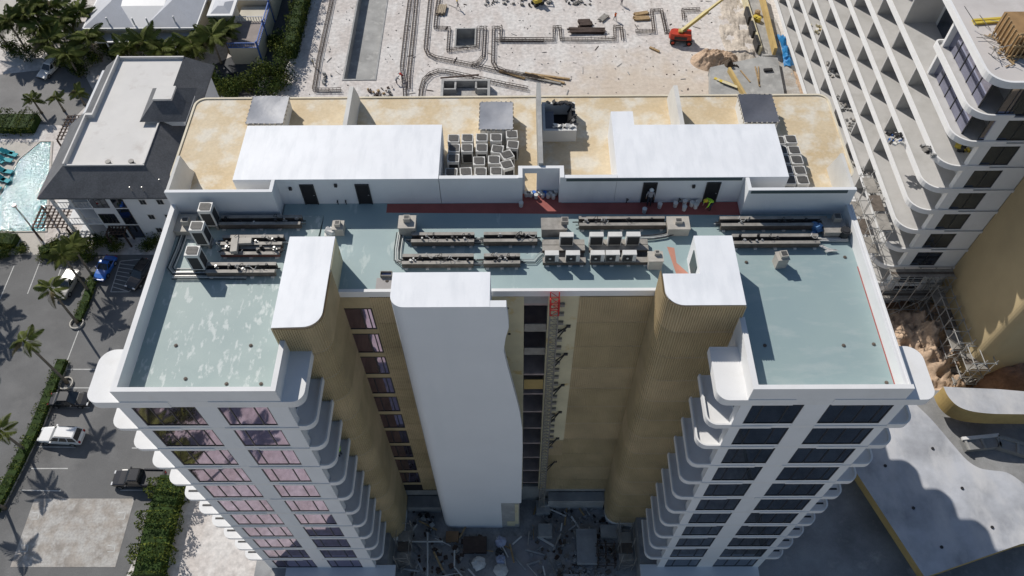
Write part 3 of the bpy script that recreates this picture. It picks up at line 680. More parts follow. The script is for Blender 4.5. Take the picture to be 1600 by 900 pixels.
# tube scaffolds -----------------------------------------------------------
def scaffold(label, x0, y0, x1, y1, z0, z1, nx, ny, lift=2.0, r=0.05, boards=True, seed=1, mt=None):
    mt = mt or STEEL
    o = thing('scaffold', label, 'scaffold', ((x0+x1)/2,(y0+y1)/2,z0)); rn = random.Random(seed)
    X = [x0+(x1-x0)*i/nx for i in range(nx+1)]; Y_ = [y0+(y1-y0)*i/ny for i in range(ny+1)]
    for x in X:
        for y in Y_: m = MB(); m.tube([(x,y,z0),(x,y,z1+rn.uniform(0,0.8))], r, 5); m.build('standard', mt, o)
    z = z0+lift; k = 0
    while z <= z1+0.01:
        for y in Y_: m = MB(); m.tube([(x0-0.2,y,z),(x1+0.2,y,z)], r*0.9, 5); m.build('ledger', mt, o)
        for x in X: m = MB(); m.tube([(x,y0-0.2,z+0.06),(x,y1+0.2,z+0.06)], r*0.9, 5); m.build('transom', mt, o)
        a = X[k % len(X)]; b = X[(k+1) % len(X)]
        m = MB(); m.tube([(a,y0,z-lift),(b,y0,z)], r*0.8, 5); m.build('brace', mt, o)
        if boards and k % 2 == 0:
            for j in range(3):
                m = MB(); yy = y0+0.1+(y1-y0-0.2)*j/3; m.box(x0,yy,z+0.1,x1,yy+(y1-y0)/3.6,z+0.15); m.build('board', BEAM if j == 1 else STEEL_W, o)
        z += lift; k += 1
    return o
scaffold('long steel scaffold walkway running along the foot of the tan block', 49.4,44.8,50.9,54.0,3.0,9.6,1,6,1.6,0.06,seed=4)
scaffold('short steel scaffold with white platforms at the foot of the tan block', 50.2,42.2,52.6,44.4,3.0,9.4,2,1,1.6,0.07,seed=5)
scaffold('tangled pipe scaffold against the lowest balconies of the far tower', 40.6,55.0,41.9,63.5,2.0,17.0,1,4,2.1,0.05,seed=6)
scaffold('pipe scaffold below the front windows of the far tower', 43.5,52.6,50.8,53.9,0.0,11.0,4,1,2.2,0.05,seed=7)
rpart('lower_slab', [(43.0,54.2,3.9,51.25,54.89,4.25)], CONC); rpart('lower_slab', [(42.5,54.3,0.5,51.25,54.89,0.8)], CONC)

# ------------------------------------------------------------------ curved podium roofs on the right
def podium(label, poly, z, t, top, side, legs=()):
    o = thing('podium_roof', label, 'roof', (poly[0][0],poly[0][1],0))
    m = MB(); m.prism(poly, z-t, z, 0, 1); m.build('deck_slab', [side, top], o)
    for (x, y) in legs: m = MB(); m.cyl(x,y,0,z-t-0.001,0.3,10); m.build('column', CONC, o)
    return o
def pxpoly(pts, z): return [(P(x,y,z).x,P(x,y,z).y) for x,y in pts]
def smooth(pts, n=6):                                        # Catmull-Rom through the points
    out = []; k = len(pts)
    for i in range(k-1):
        p0, p1, p2, p3 = (Vector(pts[max(0,i-1)]), Vector(pts[i]), Vector(pts[i+1]), Vector(pts[min(k-1,i+2)]))
        for j in range(n):
            t = j/n; out.append(tuple(0.5*((2*p1)+(p2-p0)*t+(2*p0-5*p1+4*p2-p3)*t*t+(3*p1-p0-3*p2+p3)*t**3)))
    out.append(tuple(pts[-1])); return out
edge = smooth([(1395,585),(1425,625),(1455,655),(1485,690),(1510,718),(1530,731),(1550,735),(1572,738),(1595,752),(1640,790)], 4)
d1 = podium('grey concrete podium roof with ochre edge and scalloped shadow on it', pxpoly([(1240,590)]+edge+[(1700,830),(1595,850),(1445,902),(1290,665)], 8.0), 8.0, 1.15, CONC_DK, OCHRE, [(33,34),(37,29),(45,26)])
for (x, y) in ((1457,701),(1503,763),(1550,824),(1383,728),(1427,794),(1471,855)):
    p = P(x,y,8.0); m = MB(); m.cyl(p.x,p.y,8.002,8.1,0.16,8); m.build('drain', BLACKM, d1)
edge2 = smooth([(1445,640),(1458,640),(1475,608),(1478,609),(1492,630),(1515,642),(1545,646),(1700,646)], 4)
d2 = podium('pale second podium roof with ochre curved edge by the soil heap', [(P(x,y,8.6).x,P(x,y,8.6).y) for x,y in smooth([(1474,604),(1482,620),(1496,634),(1516,642),(1545,646),(1580,647),(1700,648)],4)+[(1760,625),(1560,608),(1510,606)]], 8.6, 2.4, CONC_DK, OCHRE, [(55,44),(52,45)])
lowdeck = sheet('podium_terrace', [(23.6,-30),(80,-30),(80,41.5),(26.2,41.5)], 4.42, CONC_D, world=True)
m = MB(); m.box(26.01,-30,0.01,80,41.4,4.4); struct(m.build('podium_base', CONC_D))
for i, (x, y, r_) in enumerate(((1530,695,0.1),(1585,703,-0.35))):
    p = P(x,y,4.45); b = thing('concrete_bench', ('white','grey')[i]+' edged concrete trough on the dark lower terrace', 'trough', (p.x,p.y,4.43), r_)
    m = MB(); m.box(-2.0,-0.7,0,2.0,0.7,0.7); m.build('base', CONC_D, b, local=True)
    m = MB(); m.box(-2.1,0.4,0.7,2.1,0.75,0.95); m.build('rim', W_SLAB if i == 0 else CONC, b, local=True)
    for s_ in (-1.8,0,1.8): m = MB(); m.box(s_-0.12,-0.75,0.7,s_+0.12,0.4,0.85); m.build('rib', CONC, b, local=True)
# soil mounds
from mathutils import noise as mnoise
def mound(name, label, cx, cy, rx, ry, h, z0, mt, seed, n=36, rough=0.25, cat='mound'):
    rn = random.Random(seed)
    m = MB()
    for i in range(n+1):
        for j in range(n+1):
            u, v = 2*i/n-1, 2*j/n-1; r = math.hypot(u,v)
            f = max(0, 1-r**1.6)
            e = mnoise.fractal(Vector((cx+rx*u,cy+ry*v,seed*7.3))*0.45, 0.7, 2.1, 6)
            m.v.append((cx+rx*u, cy+ry*v, z0-0.05+h*f*(1+rough*1.6*e)+(0.5*rough*e+0.04*rn.uniform(-1,1))*min(1,f*5)))
    for i in range(n):
        for j in range(n):
            a = i*(n+1)+j; m.f.append((a,a+n+1,a+n+2,a+1)); m.m.append(0)
    o = m.build(name, mt, smooth=True); return tag(o, label, cat)
mound('soil_mound', 'big bare brown soil heap between the two towers', 50.0,47.5,7.0,10.5,6.6,0.0,SOIL_L,2,72,0.22)
mound('soil_mound', 'smooth dark brown soil heap beside the tan block', 59.5,42.6,7.6,3.4,6.2,3.0,SOIL,3,44,0.12)
mound('soil_mound', 'brown spoil slope under the far tower front', 46.5,56.5,9,7.5,3.0,0.0,SOIL,9,40,0.3)
# concrete works at the top right of the site -------------------------------------
def slabpx(name, label, pts, z, t, mt, side=None, cat='slab'):
    o = MB(); o.prism(pxpoly(pts, z), z-t, z, 0, 1); return tag(o.build(name, [side or mt, mt]), label, cat)
slabpx('concrete_ramp', 'pale concrete slab corner with timber lying on it, beyond the tan terrace', [(1110,105),(1190,88),(1215,90),(1228,160),(1200,190),(1110,190)], 1.6, 1.5, CONC)
slabpx('concrete_ramp', 'narrow pale concrete ramp between ochre walls beside the balcony tower', [(1163,-20),(1190,-20),(1215,86),(1192,87)], 0.8, 0.7, CONC)
slabpx('concrete_ramp', 'long concrete strip along the foot of the balcony tower', [(1198,30),(1212,30),(1255,160),(1232,170)], 0.5, 0.4, PAD)
def wallpx(name, label, a, b, z0, z1, t, mt, cat='wall'):
    A, B = P(*a, z0), P(*b, z0); m = MB(); m.bar((A.x,A.y,(z0+z1)/2),(B.x,B.y,(z0+z1)/2),t,z1-z0); return tag(m.build(name, mt), label, cat)
wallpx('formwork_wall', 'long ochre upstand wall beside the narrow ramp', (1186,-10),(1209,86),0.8,2.2,0.5,OCHRE)
wallpx('formwork_wall', 'pale yellow slotted wall along the sand edge', (1160,0),(1186,86),0,1.6,0.35,CREAM)
wallpx('formwork_wall', 'yellow upstand crossing the pale concrete corner slab', (1138,112),(1166,160),1.6,2.5,0.4,OCHRE)
wallpx('formwork_wall', 'grey low wall at the sand side of the corner slab', (1107,118),(1130,155),0,1.4,0.3,CONC)
for k in range(3):
    wallpx('dark_opening', 'dark slot in the pale yellow wall along the sand edge', (1164+k*7,22+k*22),(1169+k*7,38+k*22),0.2,1.75,0.5,BLACKM,'opening')['group'] = 'slots in the pale yellow wall'
ys_ = thing('yellow_sheets', 'pale yellow formwork sheets stacked on the corner slab', 'sheets', P(1133,127,1.7))
for k in range(4): m = MB(); p = P(1128+k*4,126+k*2.5,1.7); m.cbox(p.x,p.y,1.66+0.09*k,2.6,0.5,0.07,-0.55); m.build('sheet', CREAM if k % 2 else YELLOW, ys_)
for k, (a, b) in enumerate((((1157,110),(1172,128)),((1180,104),(1187,135)),((1185,104),(1186,133)))):
    A, B = P(*a,1.7), P(*b,1.7); m = MB(); m.bar(A,B,0.18,0.12); tag(m.build('timber_plank', WOOD), 'weathered timber plank lying on the pale corner slab', 'plank', 'planks on the corner slab')
m = MB(); p = P(1200,110,1.7); m.cbox(p.x,p.y,1.8,1.4,0.5,0.3,0.1); tag(m.build('dark_box', BLACKM), 'dark rubber pad on the pale corner slab', 'pad')
def crumple(name, label, cat, a, b, wd, z, h, mt, seed, n=26):
    A, B = P(*a,z), P(*b,z); d = (B-A); L = d.length; d.normalize(); s = Vector((-d.y,d.x,0)); m = MB(); k = max(4,int(n*wd/L)+3)
    for i in range(n+1):
        for j in range(k+1):
            u, v = i/n, j/k; p = A+d*(L*u+0.25*math.sin(9*v+seed))+s*(wd*(v-.5)*(0.8+0.3*math.sin(5*u+seed)))
            e = mnoise.fractal(Vector((p.x,p.y,seed))*1.1, 0.8, 2.0, 5); m.v.append((p.x,p.y,z+0.05+h*(0.5+0.8*e)*min(1,4*min(u,1-u)+.15)*min(1,4*min(v,1-v)+.1)))
    for i in range(n):
        for j in range(k): q = i*(k+1)+j; m.f.append((q,q+k+1,q+k+2,q+1)); m.m.append(0)
    return tag(m.build(name, mt), label, cat)
crumple('blue_tarpaulin', 'crumpled bright blue tarpaulin strip at the foot of the balcony tower', 'tarpaulin', (1219,56), (1233,104), 1.5, 0.55, 1.3, BLUET, 3)
for k, (x, y) in enumerate(((1183,22),(1184,32),(1180,30))):
    p = P(x,y,0.9); m = MB(); m.cyl(p.x,p.y,0.8,1.5,0.5,10); m.cyl(p.x,p.y,1.5,1.6,0.3,8); tag(m.build('cable_drum', YELLOW if k else WOOD), 'small yellow drum on the narrow concrete ramp', 'drum', 'drums on the ramp')
# ================================================================== LEFT: APARTMENT HOUSE, VILLA, POOL, CAR PARK, PLANTING
SHING = mat('grey_roof_shingle', (0.135,0.14,0.15), 0.85, var=0.2, scale=0.6, fine=0.15, bscale=5)
FLATW = mat('white_flat_roof', (0.66,0.645,0.62), 0.85, var=0.06, scale=0.3, fine=0.04, col3=(0.55,0.52,0.49), edge3=(0.58,0.72), scale3=0.4)
HOUSEW = mat('house_white_wall', (0.70,0.71,0.72), 0.85, var=0.05, scale=0.4, fine=0.03)
H = thing('apartment_house', 'white three-storey apartment house with grey mansard roof and white flat top', 'house', (-53,80,0))
def hpart(name, boxes, mt, parent=None):
    m = MB()
    for b in boxes: m.box(*b)
    return m.build(name, mt, parent or H)
hpart('wall', [(-56.4,67.9,0,-45.4,92.0,9.5)], HOUSEW); hpart('wall', [(-61.0,70.6,0,-56.41,92.0,9.5)], HOUSEW)
def mansard(a, b, z0, z1, name='roof_slope'):
    # a, b: outer and inner rectangles (x0,y0,x1,y1); each slope is a piece of its own
    A = [(a[0],a[1]),(a[2],a[1]),(a[2],a[3]),(a[0],a[3])]; B = [(b[0],b[1]),(b[2],b[1]),(b[2],b[3]),(b[0],b[3])]
    for i in range(4):
        if abs(A[i][1]-B[i][1]) < 1e-6 and abs(A[(i+1)%4][1]-B[(i+1)%4][1]) < 1e-6: continue
        j = (i+1)%4; m = MB(); m.add([(*A[i],z0),(*A[j],z0),(*B[j],z1),(*B[i],z1),(*A[i],z0-0.25),(*A[j],z0-0.25)], [(0,1,2,3),(4,5,1,0)]); m.build(name, SHING, H)
mansard((-61.9,66.9,-44.6,80.6),(-58.3,70.4,-47.9,80.6),9.6,12.2)
mansard((-60.6,80.61,-44.602,92.8),(-57.4,80.61,-47.9,91.6),9.602,12.2)
hpart('flat_roof', [(-58.28,70.42,11.5,-47.92,79.3,11.85)], FLATW); hpart('flat_roof', [(-57.38,79.301,11.5,-47.9,91.4,11.85)], FLATW)
for b in ((-58.3,70.2,11.4,-58.1,79.2,12.55),(-57.4,79.6,11.4,-57.2,91.6,12.55),(-58.3,79.2,11.4,-57.2,79.6,12.55),(-58.1,70.2,11.4,-47.9,70.4,12.24),(-48.1,70.4,11.4,-47.9,78.0,12.3),(-57.2,91.4,11.4,-47.9,91.6,12.3)): hpart('parapet', [b], FLATW)
# pavilion on the roof
hpart('pavilion_wall', [(-49.9,78.4,11.2,-44.9,84.2,12.4)], HOUSEW)
A = [(-50.5,77.9),(-44.3,77.9),(-44.3,84.6),(-50.5,84.6)]; B = [(-48.5,80.0),(-46.0,80.0),(-46.0,82.6),(-48.5,82.6)]
for i in range(4):
    j = (i+1)%4; m = MB(); m.add([(*A[i],12.4),(*A[j],12.4),(*B[j],14.2),(*B[i],14.2)], [(0,1,2,3)]); m.build('pavilion_roof', SHING, H)
hpart('pavilion_cap', [(-48.5,80.0,14.0,-46.0,82.6,14.5)], FLATW)
m = MB(); m.add([(-47.9,84.7,11.9),(-44.5,84.7,9.65),(-44.5,92.3,9.65),(-47.9,91.4,12.25)], [(0,1,2,3)]); 
for x, y in ((170,255),(206,254)):
    p = P(x,y,11.9); m = MB(); m.cyl(p.x,p.y,11.851,12.15,0.28,10); m.cyl(p.x,p.y,12.15,12.25,0.36,10); m.build('roof_vent', BLACKM, H)
for x, y in ((251,285),(224,297),(205,297)):
    p = P(x,y,10.3); m = MB(); m.tube([(p.x,p.y,9.9),(p.x,p.y,10.9)],0.07,6); m.build('vent_pipe', STEEL, H)
# front: stair strip, windows, balconies
for z0, z1 in ((6.6,9.3),(3.2,6.3),(0.3,2.9)):
    m = MB(); m.box(-53.3,67.80,z0,-51.7,67.899,z1); f_ = m.build('stair_window', FRAME, H)
    m = MB(); m.box(-53.2,67.78,z0+0.1,-51.8,67.799,z1-0.1); m.build('pane', GLASS_B, f_)
for z in (7.2,4.2,1.4):
    for x in (-49.2,-46.9):
        m = MB(); m.box(x-0.45,67.82,z,x+0.45,67.899,z+1.0); f_ = m.build('window', FLATW, H)
        for k in (0,1): m = MB(); m.box(x-0.38+k*0.4,67.80,z+0.08,x-0.02+k*0.4,67.819,z+0.92); m.build('pane', FRAME, f_)
for z in (6.6,3.4,0.3):
    m = MB(); m.box(-56.2,67.82,z,-54.0,67.899,z+1.9); f_ = m.build('window', FRAME, H)
    for k in range(3): m = MB(); m.box(-56.1+k*0.72,67.80,z+0.1,-55.48+k*0.72,67.819,z+1.8); m.build('pane', GLASS_B, f_)
    hpart('balcony', [(-61.3,67.9,z-0.35,-56.41,70.6,z-0.1)], HOUSEW)
    r_ = MB()
    for q in range(12): r_.box(-61.2+q*0.42,67.95,z-0.1,-61.16+q*0.42,67.99,z+0.9)
    r_.box(-61.25,67.93,z+0.9,-56.42,68.01,z+0.98); stuff(r_.build('railing', FLATW, H))
    m = MB(); m.box(-60.6,70.50,z,-57.0,70.599,z+2.3); f_ = m.build('balcony_door', FRAME, H)
    for k in range(3): m = MB(); m.box(-60.5+k*1.2,70.47,z+0.1,-59.5+k*1.2,70.499,z+2.2); m.build('pane', GLASS_B, f_)
for x in (-61.2,-58.8): hpart('balcony_post', [(x-0.18,67.95,0,x+0.18,68.3,9.4)], HOUSEW)
hpart('chimney_wall', [(-61.8,72.5,0,-61.05,75.5,6.5)], HOUSEW)
def pergola(label, x0, y0, x1, y1, z, n, k):
    o = thing('pergola', label, 'pergola', ((x0+x1)/2,(y0+y1)/2,0))
    for i in range(n): m = MB(); x = x0+(x1-x0)*i/(n-1); m.box(x-0.06,y0,z,x+0.06,y1,z+0.2); m.build('rafter', WOODD, o)
    for i in range(k): m = MB(); y = y0+(y1-y0)*i/(k-1); m.box(x0-0.1,y-0.05,z+0.2,x1+0.1,y+0.05,z+0.3); m.build('batten', WOODD, o)
    for x in (x0,x1):
        for y in (y0,y1): m = MB(); m.box(x-0.1,y-0.1,0,x+0.1,y+0.1,z); m.build('post', WOODD, o)
WOODD = mat('dark_timber', (0.075,0.05,0.04), 0.8, var=0.3, scale=2)
pergola('dark timber pergola beside the pool corner of the house', -66.3,67.6,-61.6,71.5,2.6,8,8)
pergola('small dark timber pergola over the house entrance', -55.8,66.4,-53.4,67.8,2.6,6,4)
pergola('dark timber pergola between the hedge block and the house', -68.5,84.5,-64.5,89.5,2.7,8,8)

# ------------------------------------------------------------------ villa
V = thing('blue_trimmed_villa', 'low cream villa with white hipped roof and blue balcony railings', 'villa', (-60,115,0))
def vpart(name, boxes, mt, parent=None):
    m = MB()
    for b in boxes: m.box(*b)
    return m.build(name, mt, parent or V)
VCR = mat('cream_wall', (0.56,0.52,0.43), 0.85, var=0.1, scale=0.4); VROOF = mat('white_metal_roof', (0.64,0.645,0.65), 0.5, var=0.05, scale=0.4); VGREY = mat('grey_metal_roof', (0.50,0.515,0.55), 0.55, var=0.08, scale=0.5, col3=(0.47,0.48,0.51), edge3=(0.5,0.7), scale3=2.0, stretch3=(3,0.4,1))
BLUEW = plain('blue_wood', (0.05,0.13,0.42), 0.6)
vpart('wall', [(-70.4,108.6,0,-53.0,126,4.6)], VCR)
vpart('eaves', [(-71.2,107.9,4.6,-52.4,127,4.95)], VROOF)
vpart('porch_roof', [(-71.4,106.3,3.3,-52.6,108.59,3.5)], VROOF)
for x in range(6): vpart('porch_post', [(-71.2+x*3.68,106.4,0,-71.0+x*3.68,106.6,3.3)], VROOF)
for x in (-69.3,-65.6,-61.2,-57.4,-54.6):
    m = MB(); m.box(x-0.6,108.5,0.1,x+0.6,108.599,2.3); f_ = m.build('door', BLUEW, V); m = MB(); m.box(x-0.45,108.47,0.3,x+0.45,108.499,2.1); m.build('pane', FRAME, f_)
# roof: two grey hipped wings and a white middle
def hip(x0, x1, y0, y1, z0, z1, mt):
    xm, ry = (x0+x1)/2, min((x1-x0)/2, (y1-y0)/2)
    pts = [(x0,y0,z0),(x1,y0,z0),(x1,y1,z0),(x0,y1,z0),(xm,y0+ry,z1),(xm,y1,z1)]
    for f in ((0,1,4),(1,2,5,4),(3,0,4,5)):
        m = MB(); m.add([pts[i] for i in f], [tuple(range(len(f)))]); m.build('roof_slope', mt, V)
hip(-71.0,-62.6,108.1,126.8,4.96,7.0,VGREY); hip(-61.0,-52.6,108.1,126.8,4.96,7.0,VGREY)
m = MB(); m.add([(-65.5,112,6.3),(-64.2,108.1,4.962),(-59.4,108.1,4.962),(-58.2,112,6.3),(-58.2,126,7.05),(-65.5,126,7.05)], [(0,1,2,3),(0,3,4,5)]); m.build('roof_centre', VROOF, V)
for x, y in ((168,32),(272,30),(208,33),(230,33)):
    p = P(x,y,5.9); m = MB(); m.tube([(p.x,p.y,5.2),(p.x,p.y,6.5)],0.13,7); m.build('vent_pipe', VROOF, V)
vpart('tower_wall', [(-50.4,110.2,0,-47.0,114.0,5.6)], VCR)
m = MB(); m.prism([(-50.8,109.8),(-46.6,109.8),(-46.6,114.4),(-50.8,114.4)],5.6,5.9); m.build('tower_eaves', VROOF, V)
m = MB(); m.prism([(-50.3,110.3),(-47.1,110.3),(-47.1,113.9),(-50.3,113.9)],5.901,6.5,taper=[(-49.2,111.6),(-48.2,111.6),(-48.2,112.6),(-49.2,112.6)]); m.build('tower_roof', VGREY, V)
vpart('terrace_block', [(-47.0,104.9,0,-42.2,116,3.2)], VCR)
vpart('wall', [(-52.9,116.5,0,-42,127,4.2)], VCR); vpart('eaves', [(-52.39,116.2,4.2,-41.6,127,4.45)], VROOF)
m = MB()
for y in (104.95,): 
    for i in range(13): m.box(-47.0+i*0.39,y,3.2,-46.94+i*0.39,y+0.06,4.1)
m.box(-47.05,104.93,4.1,-42.2,105.05,4.2); m.box(-47.05,104.93,3.2,-42.2,105.05,3.3)
stuff(m.build('railing', BLUEW, V))
m = MB()
for i in range(24): m.box(-42.26,104.95+i*0.46,3.2,-42.2,105.01+i*0.46,4.1)
m.box(-42.3,104.93,4.1,-42.16,116,4.2); m.box(-42.3,104.93,3.2,-42.16,116,3.3); stuff(m.build('railing', BLUEW, V))
m = MB()
for i in range(11): m.box(-46.9+i*0.45,112.0,3.2,-46.8+i*0.45,112.08,4.0)
m.box(-47,111.98,4.0,-42.2,112.1,4.1); stuff(m.build('railing', VROOF, V))
for y in (105.0,110.5,116.0): vpart('corner_post', [(-42.35,y-0.12,0,-42.1,y+0.12,4.5)], BLUEW)
vpart('deck_floor', [(-46.95,105.1,3.201,-42.4,111.9,3.22)], mat('deck_boards',(0.28,0.24,0.22),0.8,var=0.2))
hut = thing('garden_hut', 'small cream garden hut with pyramid roof among palms', 'hut', (-71.8,110,0))
m = MB(); m.box(-75.2,109.5,0,-72.2,112.5,2.6); m.build('wall', VCR, hut)
m = MB(); m.prism([(-75.7,109),(-71.7,109),(-71.7,113),(-75.7,113)],2.6,3.9,taper=[(-73.9,110.8),(-73.5,110.8),(-73.5,111.2),(-73.9,111.2)]); m.build('roof', VROOF, hut)
gz = thing('garden_gazebo', 'small white tented gazebo roof between shrubs in front of the villa', 'gazebo', (P(218,82,0)))
gp = P(218,82,0)
m = MB(); m.prism([(gp.x-1.9,gp.y-1.5),(gp.x+1.9,gp.y-1.5),(gp.x+1.9,gp.y+1.5),(gp.x-1.9,gp.y+1.5)],2.4,3.6,taper=[(gp.x-0.2,gp.y-0.1),(gp.x+0.2,gp.y-0.1),(gp.x+0.2,gp.y+0.1),(gp.x-0.2,gp.y+0.1)]); m.build('roof', W_SLAB, gz)
for a in (-1,1):
    for b in (-1,1): m = MB(); m.box(gp.x+a*1.7-0.07,gp.y+b*1.3-0.07,0,gp.x+a*1.7+0.07,gp.y+b*1.3+0.07,2.4); m.build('post', W_SLAB, gz)

# ------------------------------------------------------------------ pool
WATER = bpy.data.materials.new('pool_water'); WATER.use_nodes = True
N = WATER.node_tree.nodes; b_ = N['Principled BSDF']; b_.inputs['Base Color'].default_value = (0.05,0.20,0.23,1); b_.inputs['Roughness'].default_value = 0.08; b_.inputs['IOR'].default_value = 1.33; b_.inputs['Specular IOR Level'].default_value = 1.0
g_ = N.new('ShaderNodeNewGeometry'); tx = N.new('ShaderNodeTexNoise'); tx.inputs['Scale'].default_value = 2.0; tx.inputs['Detail'].default_value = 3; tx.inputs['Roughness'].default_value = 0.65
bp = N.new('ShaderNodeBump'); bp.inputs['Strength'].default_value = 1.0; bp.inputs['Distance'].default_value = 0.16
WATER.node_tree.links.new(g_.outputs['Position'], tx.inputs['Vector']); WATER.node_tree.links.new(tx.outputs['Fac'], bp.inputs['Height']); WATER.node_tree.links.new(bp.outputs[0], b_.inputs['Normal'])
pw = sheet('pool_water', [(64,222),(80,222),(71,362),(-20,362),(-25,352),(30,250)], 0.05, WATER)
wp = [P(x,y,0) for x,y in ((64,222),(80,222),(71,362),(-20,362),(-25,352),(30,250))]
m = MB(); rim(m, [(p.x,p.y) for p in wp][::-1], 0.0, 0.12, -0.3, closed=True); struct(m.build('pool_coping', PAVE))
TURQ = plain('turquoise_cushion', (0.03,0.33,0.38), 0.7)
def lounger(loc, rz, tone):
    o = thing('sun_lounger', 'turquoise sun lounger on the pale deck beside the sparkling pool', 'lounger', loc, rz, 'turquoise loungers beside the pool')
    m = MB(); m.box(-0.35,-0.95,0.28,0.35,0.45,0.40); m.build('seat', TURQ, o, local=True)
    m = MB(); m.add([(-0.35,0.45,0.28),(0.35,0.45,0.28),(0.35,1.05,0.75),(-0.35,1.05,0.75),(-0.35,0.45,0.40),(0.35,0.45,0.40),(0.35,1.0,0.87),(-0.35,1.0,0.87)], [(0,1,2,3),(7,6,5,4),(0,4,5,1),(1,5,6,2),(2,6,7,3),(3,7,4,0)]); m.build('backrest', TURQ, o, local=True)
    for a in (-0.3,0.3):
        for b in (-0.85,0.4): m = MB(); m.box(a-0.03,b-0.03,0,a+0.03,b+0.03,0.28); m.build('leg', BLACKM, o, local=True)
for i, (x, y) in enumerate(((4,238),(14,240),(1,252),(12,252),(20,243),(4,267),(12,270),(2,281),(9,283),(-6,296))): lounger(P(x,y,0.02), 1.2+0.2*math.sin(i*2.3), i)

# ------------------------------------------------------------------ planting
def leafquad(m, c, s, rn, mi=0, flat=0.0):
    a = Vector((rn.uniform(-1,1),rn.uniform(-1,1),rn.uniform(-1,1)*(1-flat))).normalized(); b = a.cross(Vector((rn.uniform(-1,1),rn.uniform(-1,1),rn.uniform(-1,1)))).normalized()
    L = s*rn.uniform(.7,1.4); W_ = s*rn.uniform(.35,.6)
    o = len(m.v); m.v += [tuple(c-a*L/2), tuple(c+b*W_/2), tuple(c+a*L/2), tuple(c-b*W_/2)]; m.f.append((o,o+1,o+2,o+3)); m.m.append(mi)
def blobs(m, c, rx, ry, h, n, rn, size, lobes=7, mats=3):
    """leaf clumps: several lobes of leaves, denser toward each lobe's skin"""
    L = [(Vector((c[0]+rn.uniform(-.55,.55)*rx, c[1]+rn.uniform(-.55,.55)*ry, c[2]+h*rn.uniform(.3,.68))), rn.uniform(.38,.62), rn.randrange(mats)) for _ in range(lobes)]
    for k in range(n):
        p, q, mi = L[k % lobes]
        d = Vector((rn.gauss(0,1),rn.gauss(0,1),rn.gauss(0,1))).normalized()*(rn.random()**0.35)
        cc = p+Vector((d.x*rx*q,d.y*ry*q,d.z*h*q*0.75))
        if cc.z < c[2]+0.03: cc.z = c[2]+0.03+rn.random()*0.2
        leafquad(m, cc, size, rn, mi if rn.random() < .75 else rn.randrange(mats))
def shrub(label, x, y, r, h, seed, n=900, size=0.22, mats=None, world=False, cat='shrub', grp=None, name='shrub', lobes=8):
    p = Vector((x,y,0)) if world else P(x,y,0); rn = random.Random(seed)
    o = thing(name, label, cat, (p.x,p.y,0), group=grp)
    m = MB(); blobs(m, (p.x,p.y,0), r, r, h, n, rn, size, lobes); m.build('foliage', mats or [LEAF,LEAF_D,LEAF_Y], o)
    m = MB()
    for k in range(4): a = k*1.57+rn.random(); m.tube([(p.x,p.y,0),(p.x+0.3*r*math.cos(a),p.y+0.3*r*math.sin(a),h*0.55)],[0.06,0.02],5)
    stuff(m.build('stem', BARK, o)); return o
def hedge(label, pts, wd, h, seed, dens=55, size=0.2, mats=None, name='hedge', rag=0.25, weights=(5,3,2)):
    rn = random.Random(seed); w_ = [P(x,y,0) for x,y in pts]; o = thing(name, label, 'hedge', w_[0])
    m = MB(); core = MB()
    for a, b in zip(w_, w_[1:]):
        d = (b-a); L = d.length; d.normalize(); s = Vector((-d.y,d.x,0))
        q = wd/2*0.72; core.add([a-s*q,b-s*q,b+s*q,a+s*q]+[p+Vector((0,0,h*0.8)) for p in (a-s*q,b-s*q,b+s*q,a+s*q)], [(4,5,6,7),(0,1,5,4),(1,2,6,5),(2,3,7,6),(3,0,4,7)])
        for k in range(int(L*dens*(wd+h))):
            t = rn.random()*L; face = rn.random()
            lump = 1+rag*math.sin(t*1.9+seed)+rag*0.6*math.sin(t*4.7+2*seed)
            if face < wd/(wd+1.4*h): u, z = rn.uniform(-1,1)*wd/2, h*lump*(1-0.1*rn.random()**2)+rn.uniform(-.05,.1)*h
            else: u, z = rn.choice((-1,1))*wd/2*(lump*0.5+0.5)*(1-0.12*rn.random()), rn.random()*h*lump
            mi = rn.choices((0,1,2),weights)[0] if math.sin(t*1.3+u*2+seed) > -0.2 else rn.choices((0,1,2),(2,2,6))[0]
            leafquad(m, a+d*t+s*u+Vector((0,0,z)), size, rn, mi)
    core.build('twig_core', LEAF_D, o); m.build('foliage', mats or [LEAF,LEAF_D,LEAF_Y], o); return o
hedge('long clipped hedge strip with kerb beside the white estate car', [(101,566),(80,617),(60,668),(30,730),(-6,800)], 1.5, 1.0, 3)
hedge('low planted median with palms between the parking rows', [(150,428),(138,465),(122,503)], 1.3, 0.6, 4, 60)
hedge('wild broad green hedge between the pickup and the sand path', [(278,752),(262,800),(250,850),(238,905)], 3.8, 2.2, 5, 70, 0.28, rag=0.35, weights=(5,4,3))
hedge('square yellow-green hedge block above the pool', [(2,198),(60,198)], 4.2, 1.6, 6, 55, 0.24, weights=(3,2,6))
hedge('tall dark hedge row between driveway and white sand', [(484,-20),(470,35),(456,92)], 2.2, 3.2, 7, 45, 0.3, weights=(4,6,1))
hedge('low clipped hedge at the pool deck gate', [(-20,378),(28,380)], 2.4, 1.3, 8, 50, 0.22, weights=(3,3,5))
hedge('clipped hedge edging the house garden', [(66,398),(98,384),(125,392)], 1.8, 1.1, 9, 60, 0.2)
for q in (((108,566),(88,617),(67,668),(37,730),(2,800)),):
    for a, b in zip(q, q[1:]): 
        A, B = P(*a), P(*b); m = MB(); m.bar((A.x,A.y,0.075),(B.x,B.y,0.075),0.18,0.14); struct(m.build('kerb', PAVE))
